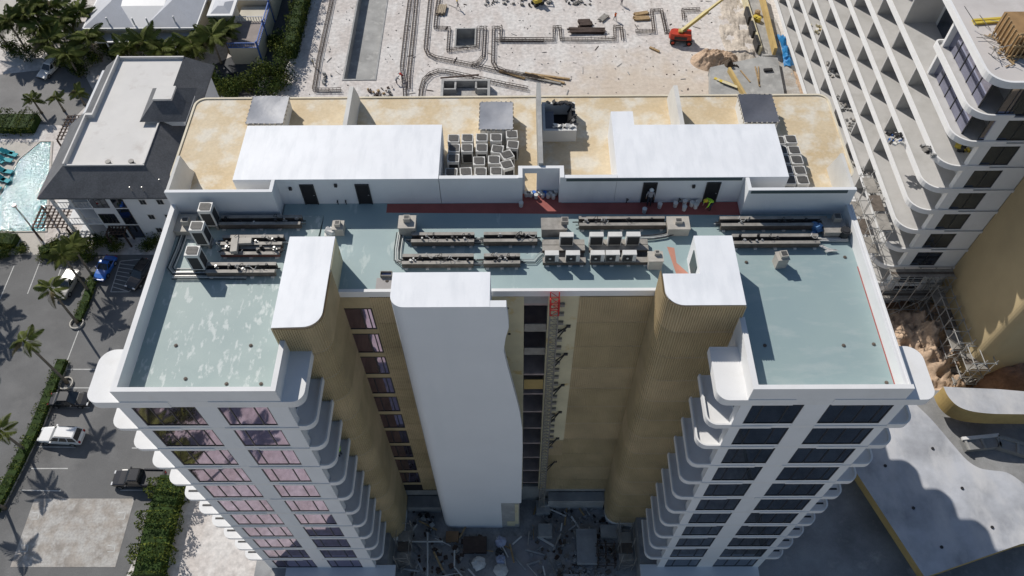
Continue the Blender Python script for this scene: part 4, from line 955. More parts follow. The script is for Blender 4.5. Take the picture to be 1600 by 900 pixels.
for k, (x, y, r, h) in enumerate(((88,392,1.6,1.9),(100,402,1.5,1.6),(112,388,1.9,2.6),(128,383,2.0,2.6),(142,390,1.8,2.4),(118,404,1.4,1.5),(152,383,1.6,2.0),(168,382,1.5,1.6),(183,388,1.4,1.4),(232,388,1.5,1.6),(244,380,1.6,1.8),(76,400,1.3,1.2),(10,396,1.4,1.4),(0,402,1.8,1.6),(38,390,1.2,1.0),(140,404,1.2,1.3))):
    shrub('dense green garden shrub along the front of the grey-roofed house', x, y, r, h, 40+k, 650, 0.24, grp='shrubs along the house garden')
for k, (x, y, r, h) in enumerate(((145,98,2.4,2.6),(160,92,2.6,3.0),(178,90,2.4,2.6),(196,92,2.2,2.4),(252,88,2.6,2.8),(275,86,2.6,3.0),(292,84,2.4,2.6),(308,90,2.2,2.4),(118,108,2.0,2.0),(132,112,2.2,2.0),(30,84,2.0,2.2),(16,78,2.0,2.0),(55,90,2.2,2.2),(95,100,2.2,2.4),(48,60,2.6,3.0),(75,80,2.6,3.0),(110,80,2.4,2.6),(122,60,2.2,2.4),(90,50,2.4,2.8))):
    shrub('lush green shrub in the bed before the villa porch' if x > 140 else 'lush green shrub under the palm cluster by the road', x, y, r, h, 70+k, 600, 0.32, grp='shrubs in the villa garden')
for k, (x, y, r, h) in enumerate(((345,138,2.6,3.4),(368,145,2.8,3.6),(392,140,2.8,3.8),(412,132,3.0,4.2),(430,118,2.8,4.0),(442,100,2.6,4.0),(448,132,2.4,3.2),(425,150,2.6,3.2),(356,155,2.4,2.8),(432,70,1.8,2.4))):
    shrub('broad leafy tree-like bush between driveway and tan terrace', x, y, r, h, 100+k, 1100, 0.34, grp='bushes behind the tan terrace')

# palms
def frond_mesh(L, droop, name, mt, seed, nl=28):
    rn = random.Random(seed); m = MB(); pts = []
    for i in range(9):
        t = i/8; pts.append(Vector((L*t*(1-0.18*t*droop), 0, L*(0.42*t-0.85*droop*t*t))))
    m.tube(pts, [0.04*(1-0.8*i/8) for i in range(9)], 4)
    for i in range(nl):
        t = 0.14+0.86*i/nl; f = t*8; k = min(7,int(f)); p = pts[k].lerp(pts[k+1], f-k); ax = (pts[k+1]-pts[k]).normalized()
        ll = L*0.34*math.sin(math.pi*min(1,0.18+0.82*t))**0.7*(1-0.35*t)+0.12
        for s in (-1,1):
            d = (ax*0.55+Vector((0,s,0))*0.85+Vector((0,0,-0.32-rn.random()*0.3))).normalized()*ll
            w_ = ax*0.12*L/2.2; o = len(m.v)
            m.v += [tuple(p-w_/2),tuple(p+d*0.5+w_*0.55+Vector((0,0,0.05))),tuple(p+d),tuple(p+d*0.5-w_*0.55)]; m.f.append((o,o+1,o+2,o+3)); m.m.append(0)
    return m.mesh(name, mt)
FR = [frond_mesh(2.3,0.55,'frond',PALM_L,1), frond_mesh(2.3,0.95,'frond',PALM_L,2), frond_mesh(2.2,0.25,'frond',PALM_L,3), frond_mesh(2.1,1.25,'frond',PALM_B,4)]
def palm(label, base, h, seed, nf=14, lean=(0,0), sc=1.0, grp=None, r=0.17):
    rn = random.Random(seed); o = thing('palm_tree', label, 'palm', base, group=grp)
    top = Vector((lean[0],lean[1],h)); pts = []
    for i in range(7):
        t = i/6; pts.append(Vector((lean[0]*t*t,lean[1]*t*t,h*t)))
    m = MB(); m.tube(pts, [r*(1.5 if i == 0 else 1.05-0.3*i/6) for i in range(7)], 8); m.build('trunk', BARK, o, local=True, smooth=True)
    m = MB(); m.tube([top-Vector((0,0,0.25)),top+Vector((0,0,0.15)),top+Vector((0,0,0.55))], [0.14,0.17,0.05], 7); m.build('crownshaft', LEAF_Y, o, local=True)
    for k in range(nf):
        a = 2*math.pi*k/nf+rn.uniform(-.25,.25); me = FR[3] if (k % 7 == 6) else FR[rn.randrange(3)]
        f = put('frond', me, o, top+Vector((0,0,0.1+0.12*rn.random())), local=True); s_ = sc*rn.uniform(.82,1.15)
        f.rotation_euler = (rn.uniform(-.25,.25), rn.uniform(-.45,.2), a); f.scale = (s_,s_,s_)
    return o
palm('tall palm rising from the end of the hedge beside the dark parked cars', P(105,598,0), 9.0, 1, 9, (-0.6,0.4), 1.0)
palm('palm standing in the planter ring of the parking median', P(121,504,0), 7.2, 2, 8, (0.1,0.2), 1.05)
palm('short palm in the hedge strip near the white estate car', P(42,705,0), 5.2, 3, 9, (-0.2,0.1), 1.0)
palm('palm in the hedge strip beside the concrete pad', P(8,795,0), 5.0, 4, 9, (-0.3,0.0), 1.0)
palm('palm in the planted median next to the grey flatbed vehicle', P(139,455,0), 6.6, 5, 13, (-0.6,0.8), 1.05)
palm('palm at the far end of the median near the blue car', P(146,432,0), 6.0, 6, 13, (-0.2,0.6), 1.0)
for k, (x, y, h) in enumerate(((-35,430,7.5),(-30,470,7),(-55,400,8),(-60,500,7.5))): palm('palm along the far kerb of the car park', P(x,y,0), h, 20+k, 13, (0.3,0.2), 1.1, 'palms along the far kerb')
for k, (x, y, h) in enumerate(((56,163,2.6),(92,160,2.6),(124,150,2.4))): palm('small bushy palm between road and grey-roofed house', P(x,y,1.8)-Vector((0,0,1.8)), h, 30+k, 12, (0,0), 0.8, 'small palms by the road')
for k, (x, y, h) in enumerate(((38,26,8),(60,42,7.5),(76,62,7),(104,84,6),(138,58,6.5),(226,66,6),(252,80,5),(330,58,7),(346,48,6),(12,32,8),(96,32,7),(-6,44,6),(120,22,7),(198,78,4.5),(298,72,5),(48,8,8),(80,12,7))): palm('garden palm in the thick cluster around the small hut' if x < 145 else ('garden palm rising beside the blue-railed terrace' if x > 310 else 'garden palm in the row before the villa porch'), P(x,y,h*0.75)-Vector((0,0,h*0.75)), h*0.75, 50+k, 20, (0.2*math.sin(k),0.2*math.cos(k)), 1.5, 'palms around the villa')
for k, (x, y, h) in enumerate(((-44,4,8),(-40,8,7),(-47,9,8),(-38,0,7.5),(-43,-4,8),(-36,12,6.5),(-50,2,8))): palm('palm in the forecourt facing the left wing windows', Vector((x,y,0)), h, 80+k, 14, (0,0), 1.35, 'palms in the forecourt')
for k in range(9): shrub('forecourt shrub facing the left wing windows', -43+4.2*math.sin(k*2.1), 4+5*math.cos(k*1.7), 2.2, 2.6, 200+k, 700, 0.35, world=True, grp='forecourt shrubs')
# planter rings and lamp post
for x, y in ((121,506),(104,600)):
    p = P(x,y); m = MB(); rim(m, [(p.x+0.9*math.cos(a),p.y+0.9*math.sin(a)) for a in [2*math.pi*i/14 for i in range(14)]], 0.0, 0.3, 0.14, closed=True); tag(m.build('planter_ring', PAVE), 'pale round planter ring at the foot of a '+('median' if y < 550 else 'hedge end')+' palm', 'planter')
m = MB(); a = P(48,353); lp = thing('lamp_post', 'dark lamp post beside the pool deck pergola', 'lamp post', a)
m.tube([(0,0,0),(0,0,4.2)],[0.08,0.05],6); m.build('post', BLACKM, lp, local=True); m = MB(); m.cyl(0,0,4.2,4.5,0.25,8); m.build('lamp_head', STEEL, lp, local=True)

# ------------------------------------------------------------------ vehicles
TYRE = plain('tyre_rubber', (0.02,0.02,0.02), 0.9); CGLASS = mat('car_glass', (0.02,0.025,0.03), 0.05, var=0.05, fine=0, spec=0.8); CHROME = plain('wheel_alloy', (0.5,0.5,0.5), 0.3, metal=0.8)
HEADL = plain('headlight_glass', (0.75,0.75,0.75), 0.1, spec=0.8); TAILL = plain('tail_light_red', (0.35,0.01,0.01), 0.2)
def vehicle(name, label, cat, loc, rz, paint, L, Wd, Hh, kind):
    o = thing(name, label, cat, loc, rz)
    hw = Wd/2; belt = Hh*0.56; zb = 0.28; f = L/2
    # body stations: x, top height, half width, bottom
    if kind == 'pickup': st = [(-f,0.96,0.9),(-f+.08,1.02,.97),(-0.1,1.05,1.0),(0.6,belt,1.0),(f-1.35,belt,1.0),(f-.9,belt-.03,.99),(f-.25,belt-.14,.95),(f-.03,belt-.32,.86)]
    else: st = [(-f,belt-.25,.86),(-f+.12,belt-.06,.94),(-f+.6,belt,.99),(0,belt,1.0),(f-1.35,belt,1.0),(f-.8,belt-.06,.98),(f-.25,belt-.17,.93),(f-.02,belt-.36,.82)]
    m = MB(); ring = []
    for x, zt, w_ in st:
        w2 = hw*w_; zz = zb+0.05*(abs(x) > f-.3)
        ring.append([(x,-w2*.94,zz),(x,-w2,zz+.25),(x,-w2,zt-.16),(x,-w2*.93,zt-.03),(x,-w2*.8,zt),(x,w2*.8,zt),(x,w2*.93,zt-.03),(x,w2,zt-.16),(x,w2,zz+.25),(x,w2*.94,zz)])
    for r_ in ring: m.v += r_
    n = 10
    for i in range(len(ring)-1):
        for j in range(n):
            q = (j+1)%n; m.f.append((i*n+j,i*n+q,(i+1)*n+q,(i+1)*n+j)); m.m.append(0)
    m.f.append(tuple(range(n-1,-1,-1))); m.m.append(0); m.f.append(tuple((len(ring)-1)*n+j for j in range(n))); m.m.append(0)
    bd = m.build('body', paint, o, local=True, smooth=False)
    # cabin: lower outline at the belt, upper outline = roof
    if kind == 'suv': lo, hi = (-f+.12, f-1.55), (-f+.42, f-2.35)
    elif kind == 'pickup': lo, hi = (-0.55, f-1.55), (-0.42, f-2.2)
    else: lo, hi = (-f+.75, f-1.45), (-f+1.35, f-2.15)
    a, b = hw*.93, hw*.76; z0, z1 = belt-.01, Hh-.06
    lw = [(lo[0],-a,z0),(lo[1],-a,z0),(lo[1],a,z0),(lo[0],a,z0)]; hg = [(hi[0],-b,z1),(hi[1],-b,z1),(hi[1],b,z1),(hi[0],b,z1)]
    m = MB(); m.add(lw+hg, [(0,1,5,4),(1,2,6,5),(2,3,7,6),(3,0,4,7)]); m.build('pillars', paint, o, local=True)
    m = MB(); ro = [(hi[0]+.02,-b*.96),(hi[1]-.02,-b*.96),(hi[1]+.05,0),(hi[1]-.02,b*.96),(hi[0]+.02,b*.96),(hi[0]-.03,0)]
    m.prism([(hi[0]-.03,-b),(hi[1]+.03,-b),(hi[1]+.03,b),(hi[0]-.03,b)], z1-.02, z1+.06, taper=[(hi[0]+.1,-b*.86),(hi[1]-.1,-b*.86),(hi[1]-.1,b*.86),(hi[0]+.1,b*.86)]); rf = m.build('roof', paint, o, local=True)
    if kind == 'suv':
        for s in (-1,1): m = MB(); m.bar((hi[0]+.2,s*b*.9,z1+.12),(hi[1]-.2,s*b*.9,z1+.12),0.05); m.build('roof_rail', BLACKM, rf, local=True)
    def pane(nm, c, k=0.88):                                 # c: four corners; a glass plate just outside
        c = [Vector(p) for p in c]; ce = sum(c, Vector())/4; nn = (c[1]-c[0]).cross(c[2]-c[0]).normalized()
        if nn.dot(ce-Vector(((lo[0]+lo[1])/2,0,z0))) < 0: nn = -nn
        q = [ce+(p-ce)*k+nn*0.012 for p in c]; m = MB(); m.add(q+[p-nn*0.01 for p in q], [(0,1,2,3),(7,6,5,4)]); m.build(nm, CGLASS, o, local=True)
    pane('windscreen', (lw[1],lw[2],hg[2],hg[1]), .92); pane('rear_window', (lw[3],lw[0],hg[0],hg[3]), .86)
    ns = 3 if kind == 'suv' else 2
    for s in (0,1):
        A, B, Ct, D = (lw[0],lw[1],hg[1],hg[0]) if s == 0 else (lw[3],lw[2],hg[2],hg[3])
        for k in range(ns):
            t0, t1 = k/ns, (k+1)/ns; l_ = lambda p, q, t: Vector(p).lerp(Vector(q), t)
            pane('side_window', (l_(A,B,t0),l_(A,B,t1),l_(D,Ct,t1),l_(D,Ct,t0)), .86)
    for s in (-1,1):
        m = MB(); m.cbox(f-.10,s*hw*.66,belt-.30,.16,.36,.18); m.build('headlight', HEADL, o, local=True)
        m = MB(); m.cbox(-f+.02,s*hw*.74,belt-.22,.10,.22,.34); m.build('tail_light', TAILL, o, local=True)
        m = MB(); m.cbox(lo[1]-.35,s*(hw+.10),belt+.10,.18,.2,.14); m.build('mirror', paint, o, local=True)
        for x in (-f+.95,f-.95):
            y = s*(hw-.10); m = MB(); m.tube([(x,y-s*.12,.36),(x,y+s*.13,.36)], .36, 14); w_ = m.build('tyre', TYRE, o, local=True)
            m = MB(); m.tube([(x,y+s*.131,.36),(x,y+s*.15,.36)], .21, 10); m.build('rim', CHROME, w_, local=True)
    m = MB(); m.cbox(f-.02,0,zb+.2,.12,Wd*.82,.22); m.build('bumper', BLACKM if kind != 'sedan' else paint, o, local=True)
    if kind == 'pickup':
        m = MB(); m.box(-f+.12,-hw*.82,1.02,-.62,hw*.82,1.056); m.build('bed_floor', BLACKM, o, local=True)
        for s in (-1,1): m = MB(); m.box(-f+.05,s*hw*.93-.07,1.0,-.58,s*hw*.93+.07,1.22); m.build('bed_side', paint, o, local=True)
        m = MB(); m.box(-f,-hw*.86,1.0,-f+.1,hw*.86,1.22); m.build('tailgate', paint, o, local=True)
    return o
CW = mat('white_car_paint', (0.75,0.75,0.74), 0.3, var=0.03, fine=0, coat=0.6); CB = mat('black_car_paint', (0.018,0.018,0.02), 0.25, var=0.05, fine=0, coat=0.7); CBL = mat('blue_car_paint', (0.02,0.13,0.5), 0.3, var=0.05, fine=0, coat=0.5); CG = mat('grey_car_paint', (0.33,0.32,0.3), 0.4, var=0.1, fine=0.03)
def cp(x, y): p = P(x,y,0.8); return (p.x,p.y,0.014)
vehicle('parked_car', 'white estate SUV parked nose to the hedge strip', 'car', cp(95,680), math.pi-0.06, CW, 5.1, 1.98, 1.85, 'suv')
vehicle('parked_pickup', 'black pickup truck with open bed beside the wild hedge', 'pickup truck', cp(216,747), math.pi-0.02, CB, 5.8, 2.0, 1.85, 'pickup')
vehicle('parked_car', 'black car parked under the tall palm by the hedge end', 'car', cp(108,623), 0.0, CB, 4.8, 1.85, 1.5, 'sedan')
vehicle('parked_car', 'black car parked beside the white hatched bay', 'car', cp(219,428), -1.95, CB, 4.8, 1.9, 1.75, 'suv')
vehicle('parked_car', 'bright blue car parked by the planted median', 'car', cp(163,417), -1.75, CBL, 4.0, 1.75, 1.5, 'sedan')
vehicle('parked_car', 'white car on the road beside the villa garden', 'car', cp(76,106), -1.9, CW, 4.7, 1.85, 1.6, 'suv')
vehicle('parked_car', 'dark grey car in the villa driveway', 'car', cp(372,122), 0.3, CB, 4.6, 1.85, 1.5, 'sedan')
o = vehicle('flatbed_vehicle', 'grey utility vehicle with a flat white load bed by the median', 'utility vehicle', cp(104,444), -1.75, CG, 4.4, 1.8, 1.7, 'pickup')
m = MB(); m.cbox(-1.1,0,1.25,1.7,1.6,0.08); m.build('load_bed', STEEL, o, local=True)
# ================================================================== ROOFTOP EQUIPMENT
def condenser_meshes(wd, dp, h, key):
    if key in MESH: return MESH[key]
    a = MB(); a.box(-wd/2,-dp/2,0.06,wd/2,dp/2,h)
    g = MB(); c = 0.16*wd; e = 0.07
    x, y = wd/2-e, dp/2-e
    g.prism([(-x+c,-y),(x,-y),(x,y-c*0.6),(x-c,y),(-x,y),(-x,-y+c)], h+0.001, h+0.025)
    k = MB(); k.box(-wd/2+0.12,-dp/2-0.012,0.16,wd/2-0.1,-dp/2-0.001,h-0.3)
    s = MB(); s.box(wd/2+0.001,-dp/2+0.1,0.16,wd/2+0.012,dp/2-0.1,h-0.3)
    ft = MB(); ft.box(-wd/2+0.05,-dp/2+0.05,0,-wd/2+0.15,dp/2-0.05,0.06)
    fr = MB()
    for i in range(5): fr.box(-x+0.03,-y+(i+1)*2*y/6-0.008,h+0.026,x-0.03,-y+(i+1)*2*y/6+0.008,h+0.04)
    MESH[key] = (a.mesh('casing',AC_W), g.mesh('top_grille',AC_G), k.mesh('coil_panel',AC_D), s.mesh('coil_panel',AC_D), ft.mesh('foot',BLACKM), fr.mesh('grille_bars',STEEL_W)); return MESH[key]
def condenser(label, loc, rz, wd=0.92, dp=0.8, h=1.3, grp=None, coil=True):
    o = thing('condenser_unit', label, 'condenser', loc, rz, grp)
    a, g, k, s, ft, fr = condenser_meshes(wd, dp, h, ('cond',wd,dp,h))
    c = put('casing', a, o, local=True); gg = put('top_grille', g, o, local=True); put('grille_bars', fr, gg, local=True)['kind'] = 'stuff'
    if coil: put('coil_panel', k, o, local=True); put('coil_panel', s, o, local=True)
    put('foot', ft, o, local=True); put('foot', ft, o, (wd-0.2,0,0), local=True)
    return o
rnd = random.Random(21)
# the three tall white units by the left parapet
for (x, y, lb) in ((-21.75,36.0,'tall white condenser nearest the back wall of the left roof'),(-21.95,34.3,'tall white condenser in the middle of the three by the pipe racks'),(-21.75,32.15,'tall white condenser at the front rack, casting a broad shadow on the green roof')):
    condenser(lb, (x,y-0.3,ZR+0.4), 0.0, 0.92, 0.82, 1.7)
    m = MB(); m.box(x-0.44,y-0.7,ZR,x-0.3,y+0.1,ZR+0.399); m.box(x+0.3,y-0.7,ZR,x+0.44,y+0.1,ZR+0.399); m.box(x-0.3,y-0.5,ZR+0.15,x+0.3,y-0.1,ZR+0.3); tag(m.build('unit_stand', STEEL_W), 'low steel stand under the '+lb.split(' in the')[0].split(',')[0]+(' (middle of three)' if 'middle' in lb else ''), 'stand')
# crowd of units stored on the terrace
CL = [(-4.78,43.11,0),(-3.74,43.14,0),(-2.65,43.18,0),(-1.56,43.17,0),(-0.37,43.5,.05),(-4.71,42.1,0),(-3.73,42.1,.02),(-2.63,42.1,0),(-1.46,41.95,-.15),(-0.30,42.4,-.1),(-0.72,41.35,.45),(-2.8,40.75,.02),(-1.69,40.85,0),(-0.72,40.35,.35),(-4.8,39.6,0),(-3.74,39.66,.08),(-2.66,39.65,0),(-1.51,39.7,0),(-4.72,41.05,0)]
for (x, y, a) in CL: condenser('grey-grilled condenser crowded in the pack beside the white penthouse end', (x,y,41.694), a, 0.88, 0.82, 1.3, 'condensers packed on the tan terrace')
for i, (x, y) in enumerate(((19.75,42.7),(20.7,42.85),(19.75,41.7),(20.72,41.7),(19.75,40.72),(20.7,40.72),(19.75,39.7),(20.7,39.65),(19.75,38.7),(20.7,38.7))):
    condenser('grey-grilled condenser in the double row along the right penthouse wall', (x,y,41.694), 0.03*math.sin(i*3), 0.86, 0.84, 1.3 if x < 20.2 else 1.25, 'condensers in a double row by the right penthouse')
# side-blowing units on the concrete plinth
def fan_unit(label, loc, rz, h, back, grp):
    o = thing('condenser_unit', label, 'condenser', loc, rz, grp); wd, dp = 0.95, 0.40
    m = MB(); m.box(-wd/2,-dp/2,0.05,wd/2,dp/2,h); m.build('casing', AC_W, o, local=True)
    if back:
        m = MB(); m.box(-wd/2+0.08,-dp/2-0.012,0.12,wd/2-0.05,-dp/2-0.001,h-0.1); m.build('coil_panel', AC_D, o, local=True)
    else:
        n = 16; rr = min(0.33,h*0.36); c = (-0.12,h*0.5)
        m = MB(); m.add([(c[0]-rr*1.15,-dp/2-0.006,c[1]-rr*1.15),(c[0]+rr*1.15,-dp/2-0.006,c[1]-rr*1.15),(c[0]+rr*1.15,-dp/2-0.006,c[1]+rr*1.15),(c[0]-rr*1.15,-dp/2-0.006,c[1]+rr*1.15)], [(0,1,2,3)]); g = m.build('fan_grille', AC_G, o, local=True)
        m = MB(); m.tube([(c[0],-dp/2-0.02,c[1]),(c[0],-dp/2-0.008,c[1])], rr*0.9, n); m.build('fan_ring', AC_D, g, local=True)
        m = MB(); m.tube([(c[0],-dp/2-0.04,c[1]),(c[0],-dp/2-0.021,c[1])], rr*0.28, 10); m.build('fan_hub', AC_W, g, local=True)
    for x in (-0.35,0.35): m = MB(); m.box(x-0.04,-dp/2,0,x+0.04,dp/2,0.05); m.build('foot', BLACKM, o, local=True)
for i, x in enumerate((2.35,3.78,5.46,6.48,7.62)): fan_unit('white fan condenser in the front row on the concrete plinth, round fan showing', (x,32.15,ZR+0.46), 0.0, 0.82, False, 'fan condensers in the front row')
for i, x in enumerate((3.40,5.45,6.72,7.98)): fan_unit('white condenser in the rear row on the plinth, dark coil side showing', (x,33.55,ZR+0.46), 0.0, 1.05, True, 'condensers in the rear row')
def slabthing(name, label, cat, x0, y0, x1, y1, z0, z1, mt, parts=()):
    o = thing(name, label, cat, ((x0+x1)/2,(y0+y1)/2,z0)); m = MB(); m.box(x0,y0,z0,x1,y1,z1); m.build('body', mt, o); return o
for x0, x1, t in ((1.75,4.7,'under the two left fan units'),(5.0,9.1,'under the three right fan units')):
    o = thing('equipment_plinth', 'long grey concrete plinth '+t, 'plinth', ((x0+x1)/2,33,ZR))
    for y in (31.95,33.0,33.5): m = MB(); m.box(x0,y,ZR+0.12,x1,y+0.42,ZR+0.42); m.build('beam', BEAM, o); m = MB(); m.box(x0,y-0.02,ZR+0.421,x1,y+0.44,ZR+0.45); m.build('beam_top', STEEL_W, o)
    for k in range(4):
        xx = x0+0.2+k*(x1-x0-0.6)/3; m = MB(); m.box(xx,31.9,ZR,xx+0.25,34.0,ZR+0.119); m.build('pad', AC_W, o)
    m = MB()
    for k in range(5): m.tube([(x0+0.2,32.5+0.08*k,ZR+0.35),(x1-0.1,32.5+0.08*k,ZR+0.35)],0.03,5)
    stuff(m.build('pipe_bundle', PIPE, o))
# pipe racks
def rack(label, x0, x1, yc, wd=0.62, h=0.56, hoses=3, seed=0, red=False, grp=None):
    rn = random.Random(seed); o = thing('pipe_rack', label, 'pipe rack', ((x0+x1)/2,yc,ZR))
    for s in (-1,1):
        m = MB(); m.box(x0,yc+s*wd/2-0.1,ZR+0.10,x1,yc+s*wd/2+0.1,ZR+h); m.build('side_beam', BEAM if not red else mat('red_brown_beam',(0.2,0.09,0.07),0.7), o)
        m = MB(); m.box(x0,yc+s*wd/2-0.13,ZR+h+0.001,x1,yc+s*wd/2+0.13,ZR+h+0.035); m.build('beam_flange', STEEL_W, o)
    n = max(3, int((x1-x0)/1.1))
    for k in range(n):
        x = x0+0.25+k*(x1-x0-0.5)/(n-1); m = MB(); m.box(x-0.11,yc-wd/2-0.2,ZR,x+0.11,yc+wd/2+0.2,ZR+0.099); m.build('foot_pad', AC_W, o)
    for k in range(5):
        y = yc-wd/2+0.16+k*(wd-0.32)/4; z = ZR+0.30+0.06*(k%2); m = MB(); m.tube([(x0-rn.uniform(0,.5),y,z),(x1+rn.uniform(-.2,.4),y,z)], 0.045 if k % 2 else 0.03, 6); m.build('pipe', PIPE if k != 2 else PIPE_W, o)
    for k in range(n+2):
        x = x0+0.3+rn.random()*(x1-x0-0.6); y = yc+rn.uniform(-.22,.22); m = MB(); m.cyl(x,y,ZR+0.33,ZR+0.62+rn.uniform(0,.22),0.06+rn.random()*.05,7); m.cbox(x,y,ZR+0.5,0.3,0.09,0.09,rn.uniform(-.6,.6)); m.build('valve', BLACKM if k % 3 else STEEL, o)
    for k in range(hoses):
        x = x0+0.4+rn.random()*(x1-x0-0.9); y = yc+rn.uniform(-.15,.15); L = rn.uniform(.4,.8); pts = []
        for i in range(10): a = math.pi*2*i/9; pts.append((x+L*.35*math.cos(a)+.05*i,y+0.12*math.sin(2*a),ZR+h+0.22+0.22*math.sin(a)))
        m = MB(); m.tube(pts,0.02,5); m.build('hose', PIPE_W if k % 2 else PIPE, o)
    return o
rack('dark pipe rack at the foot of the back wall, left roof', -21.2,-15.4,35.75, seed=1, hoses=1)
rack('pipe rack passing under the second tall condenser, left roof', -20.7,-16.4,33.95, seed=2)
rack('reddish pipe rack nearest the left stair block wall', -20.6,-16.5,33.15, 0.5, 0.4, 2, 3, True)
rack('pipe rack at the foot of the front tall condenser', -21.2,-16.5,31.55, seed=4, hoses=4)
rack('pipe rack behind the white shaft roof, joined to the vent box', -7.4,-3.0,34.1, seed=5)
rack('pipe rack between the vent box rack and the concrete plinth', -2.35,1.4,34.1, seed=6)
rack('pipe rack along the back edge of the white shaft roof', -7.9,-3.0,32.2, seed=7, hoses=4)
rack('short pipe rack beside the white shaft corner', -2.3,0.2,32.2, seed=8)
rack('pipe rack beside the red walkway behind the fan condensers', 4.4,10.5,35.5, seed=9)
rack('dark pipe rack at the foot of the right back wall', 14.4,22.0,35.4, seed=10, hoses=2)
rack('pipe rack behind the tilted duct stack on the right roof', 15.0,21.0,33.8, seed=11, hoses=2)
# loose pipe runs
def piperun(label, pts, n=4, gap=0.12, r=0.035, mt=None, grp=None):
    o = thing('pipe_run', label, 'pipes', pts[0]); P3 = [Vector(p) for p in pts]
    for k in range(n):
        q = []
        for i, p in enumerate(P3):
            d = (P3[min(i+1,len(P3)-1)]-P3[max(i-1,0)]).normalized(); s = Vector((-d.y,d.x,0)); q.append(p+s*gap*(k-(n-1)/2)+Vector((0,0,0.02*(k%2))))
        m = MB(); m.tube(q, r, 6); m.build('pipe', (PIPE, PIPE_W, STEEL)[k % 3] if mt is None else mt, o)
    return o
z = ZR+0.14
piperun('parallel pipes turning the corner by the left parapet to the front rack', [(-23.7,35.0,z),(-23.75,33.5,z),(-23.9,31.9,z),(-23.6,31.55,z),(-21.3,31.55,z)], 5)
piperun('low pipe bundle across the left roof at the front rack', [(-23.6,31.2,z),(-22.0,31.2,z),(-18.5,31.15,z)], 5, 0.14)
piperun('white bent pipes between the left parapet box and the middle condenser', [(-23.4,34.6,z),(-22.9,34.55,z),(-22.3,34.2,z),(-21.4,34.0,z)], 4, 0.1, 0.04, PIPE_W)
piperun('pipes dropping from the vent box to the shaft rack', [(-8.3,34.9,z),(-8.35,33.4,z),(-8.3,32.5,z),(-7.9,32.2,z)], 5)
piperun('pipes linking the two racks behind the shaft roof', [(-3.1,32.2,z),(-2.3,32.2,z)], 5)
piperun('pipes linking the two racks by the vent box', [(-3.1,34.1,z),(-2.3,34.1,z)], 5)
piperun('cables from the shaft racks to the concrete plinth', [(0.2,32.3,z),(1.2,32.3,z),(1.5,32.7,z),(1.8,33.0,z)], 3, 0.16, 0.025)
piperun('pipes from the plinth to the beige box by the right stair block', [(8.6,34.3,z),(9.6,34.35,z),(10.4,34.5,z),(11.4,34.9,z)], 4, 0.12)
piperun('white pipes crossing in front of the right roof corner box', [(20.9,34.1,z),(22.0,34.05,z),(23.2,34.05,z)], 3, 0.12, 0.05, PIPE_W)
piperun('pale hoses looping on the right roof', [(21.0,33.6,z),(21.6,33.2,z),(22.2,33.1,z),(21.4,33.0,z)], 2, 0.1, 0.05, PIPE_W)
# beige vent boxes
def ventbox(label, x, y, sx, sy, h, cap=(0.45,0.45,0.35), off=(0,0), rz=0, mt=None, extra=None):
    o = thing('vent_box', label, 'vent box', (x,y,ZR), rz); mt = mt or BEIGE
    m = MB(); m.box(-sx/2,-sy/2,0,sx/2,sy/2,h); m.build('body', mt, o, local=True)
    m = MB(); m.box(-sx/2-0.04,-sy/2-0.04,h,sx/2+0.04,sy/2+0.04,h+0.06); m.build('lid', mt, o, local=True)
    m = MB(); m.box(off[0]-cap[0]/2,off[1]-cap[1]/2,h+0.061,off[0]+cap[0]/2,off[1]+cap[1]/2,h+0.06+cap[2]); c = m.build('vent_cap', mt, o, local=True)
    m = MB(); m.box(off[0]-cap[0]/2+0.06,off[1]-cap[1]/2+0.06,h+0.061+cap[2],off[0]+cap[0]/2-0.06,off[1]+cap[1]/2-0.06,h+0.07+cap[2]); m.build('cap_grille', AC_G, c, local=True)
    return o
ventbox('flat beige box with square cap against the left parapet', -23.6,35.5,1.3,1.5,0.55,(0.5,0.45,0.5),(0.15,-0.1))
ventbox('small beige vent by the left stair block back', -12.65,35.1,0.75,0.75,0.7,(0.4,0.4,0.3))
ventbox('square beige vent box at the end of the pipes near the red walkway', -7.75,35.2,1.15,1.1,0.9,(0.45,0.4,0.4),(0,0.1))
ventbox('wide grey-beige box behind the left fan units', 2.6,35.0,1.75,1.0,0.85,(0.5,0.45,0.35),(0.75,0.1),mt=STEEL_W)
ventbox('beige box with square top opening near the right stair block', 11.35,35.1,1.5,1.1,0.75,(0.5,0.4,0.25),(0,0.05))
ventbox('beige box between the fan units and the right stair block', 9.4,32.0,0.95,0.8,0.95,(0.35,0.3,0.25),(0.1,0.2))
ventbox('grey box with drum beside the right parapet corner', 22.3,34.9,1.5,1.2,0.6,(0.5,0.5,0.45),(0.2,0.5),mt=STEEL_W)
ventbox('lone tilted beige duct stack standing on the open right roof', 18.0,32.0,0.75,0.7,0.95,(0.5,0.5,0.25),(0.05,0),0.12)
o = thing('duct_offcut', 'cross-shaped beige duct pieces on the left racks', 'duct', (-19.6,33.4,ZR+0.6))
m = MB(); m.cbox(-19.6,33.4,ZR+0.75,0.45,1.4,0.3,0.1); m.build('duct', BEIGE, o); m = MB(); m.cbox(-19.2,33.7,ZR+0.72,1.4,0.5,0.22,0.05); m.build('duct', BEIGE, o)
m = MB()
for k in range(12): m.cbox(-13.25+rnd.uniform(-.2,.2),34.75+rnd.uniform(-.2,.2),ZR+0.1+0.05*k,0.4,0.35,0.2,rnd.random()*3,0,rnd.uniform(-.4,.4),rnd.uniform(-.4,.4))
tag(m.build('white_bag', AC_W), 'crumpled white bag beside the small beige vent', 'bag')
m = MB()
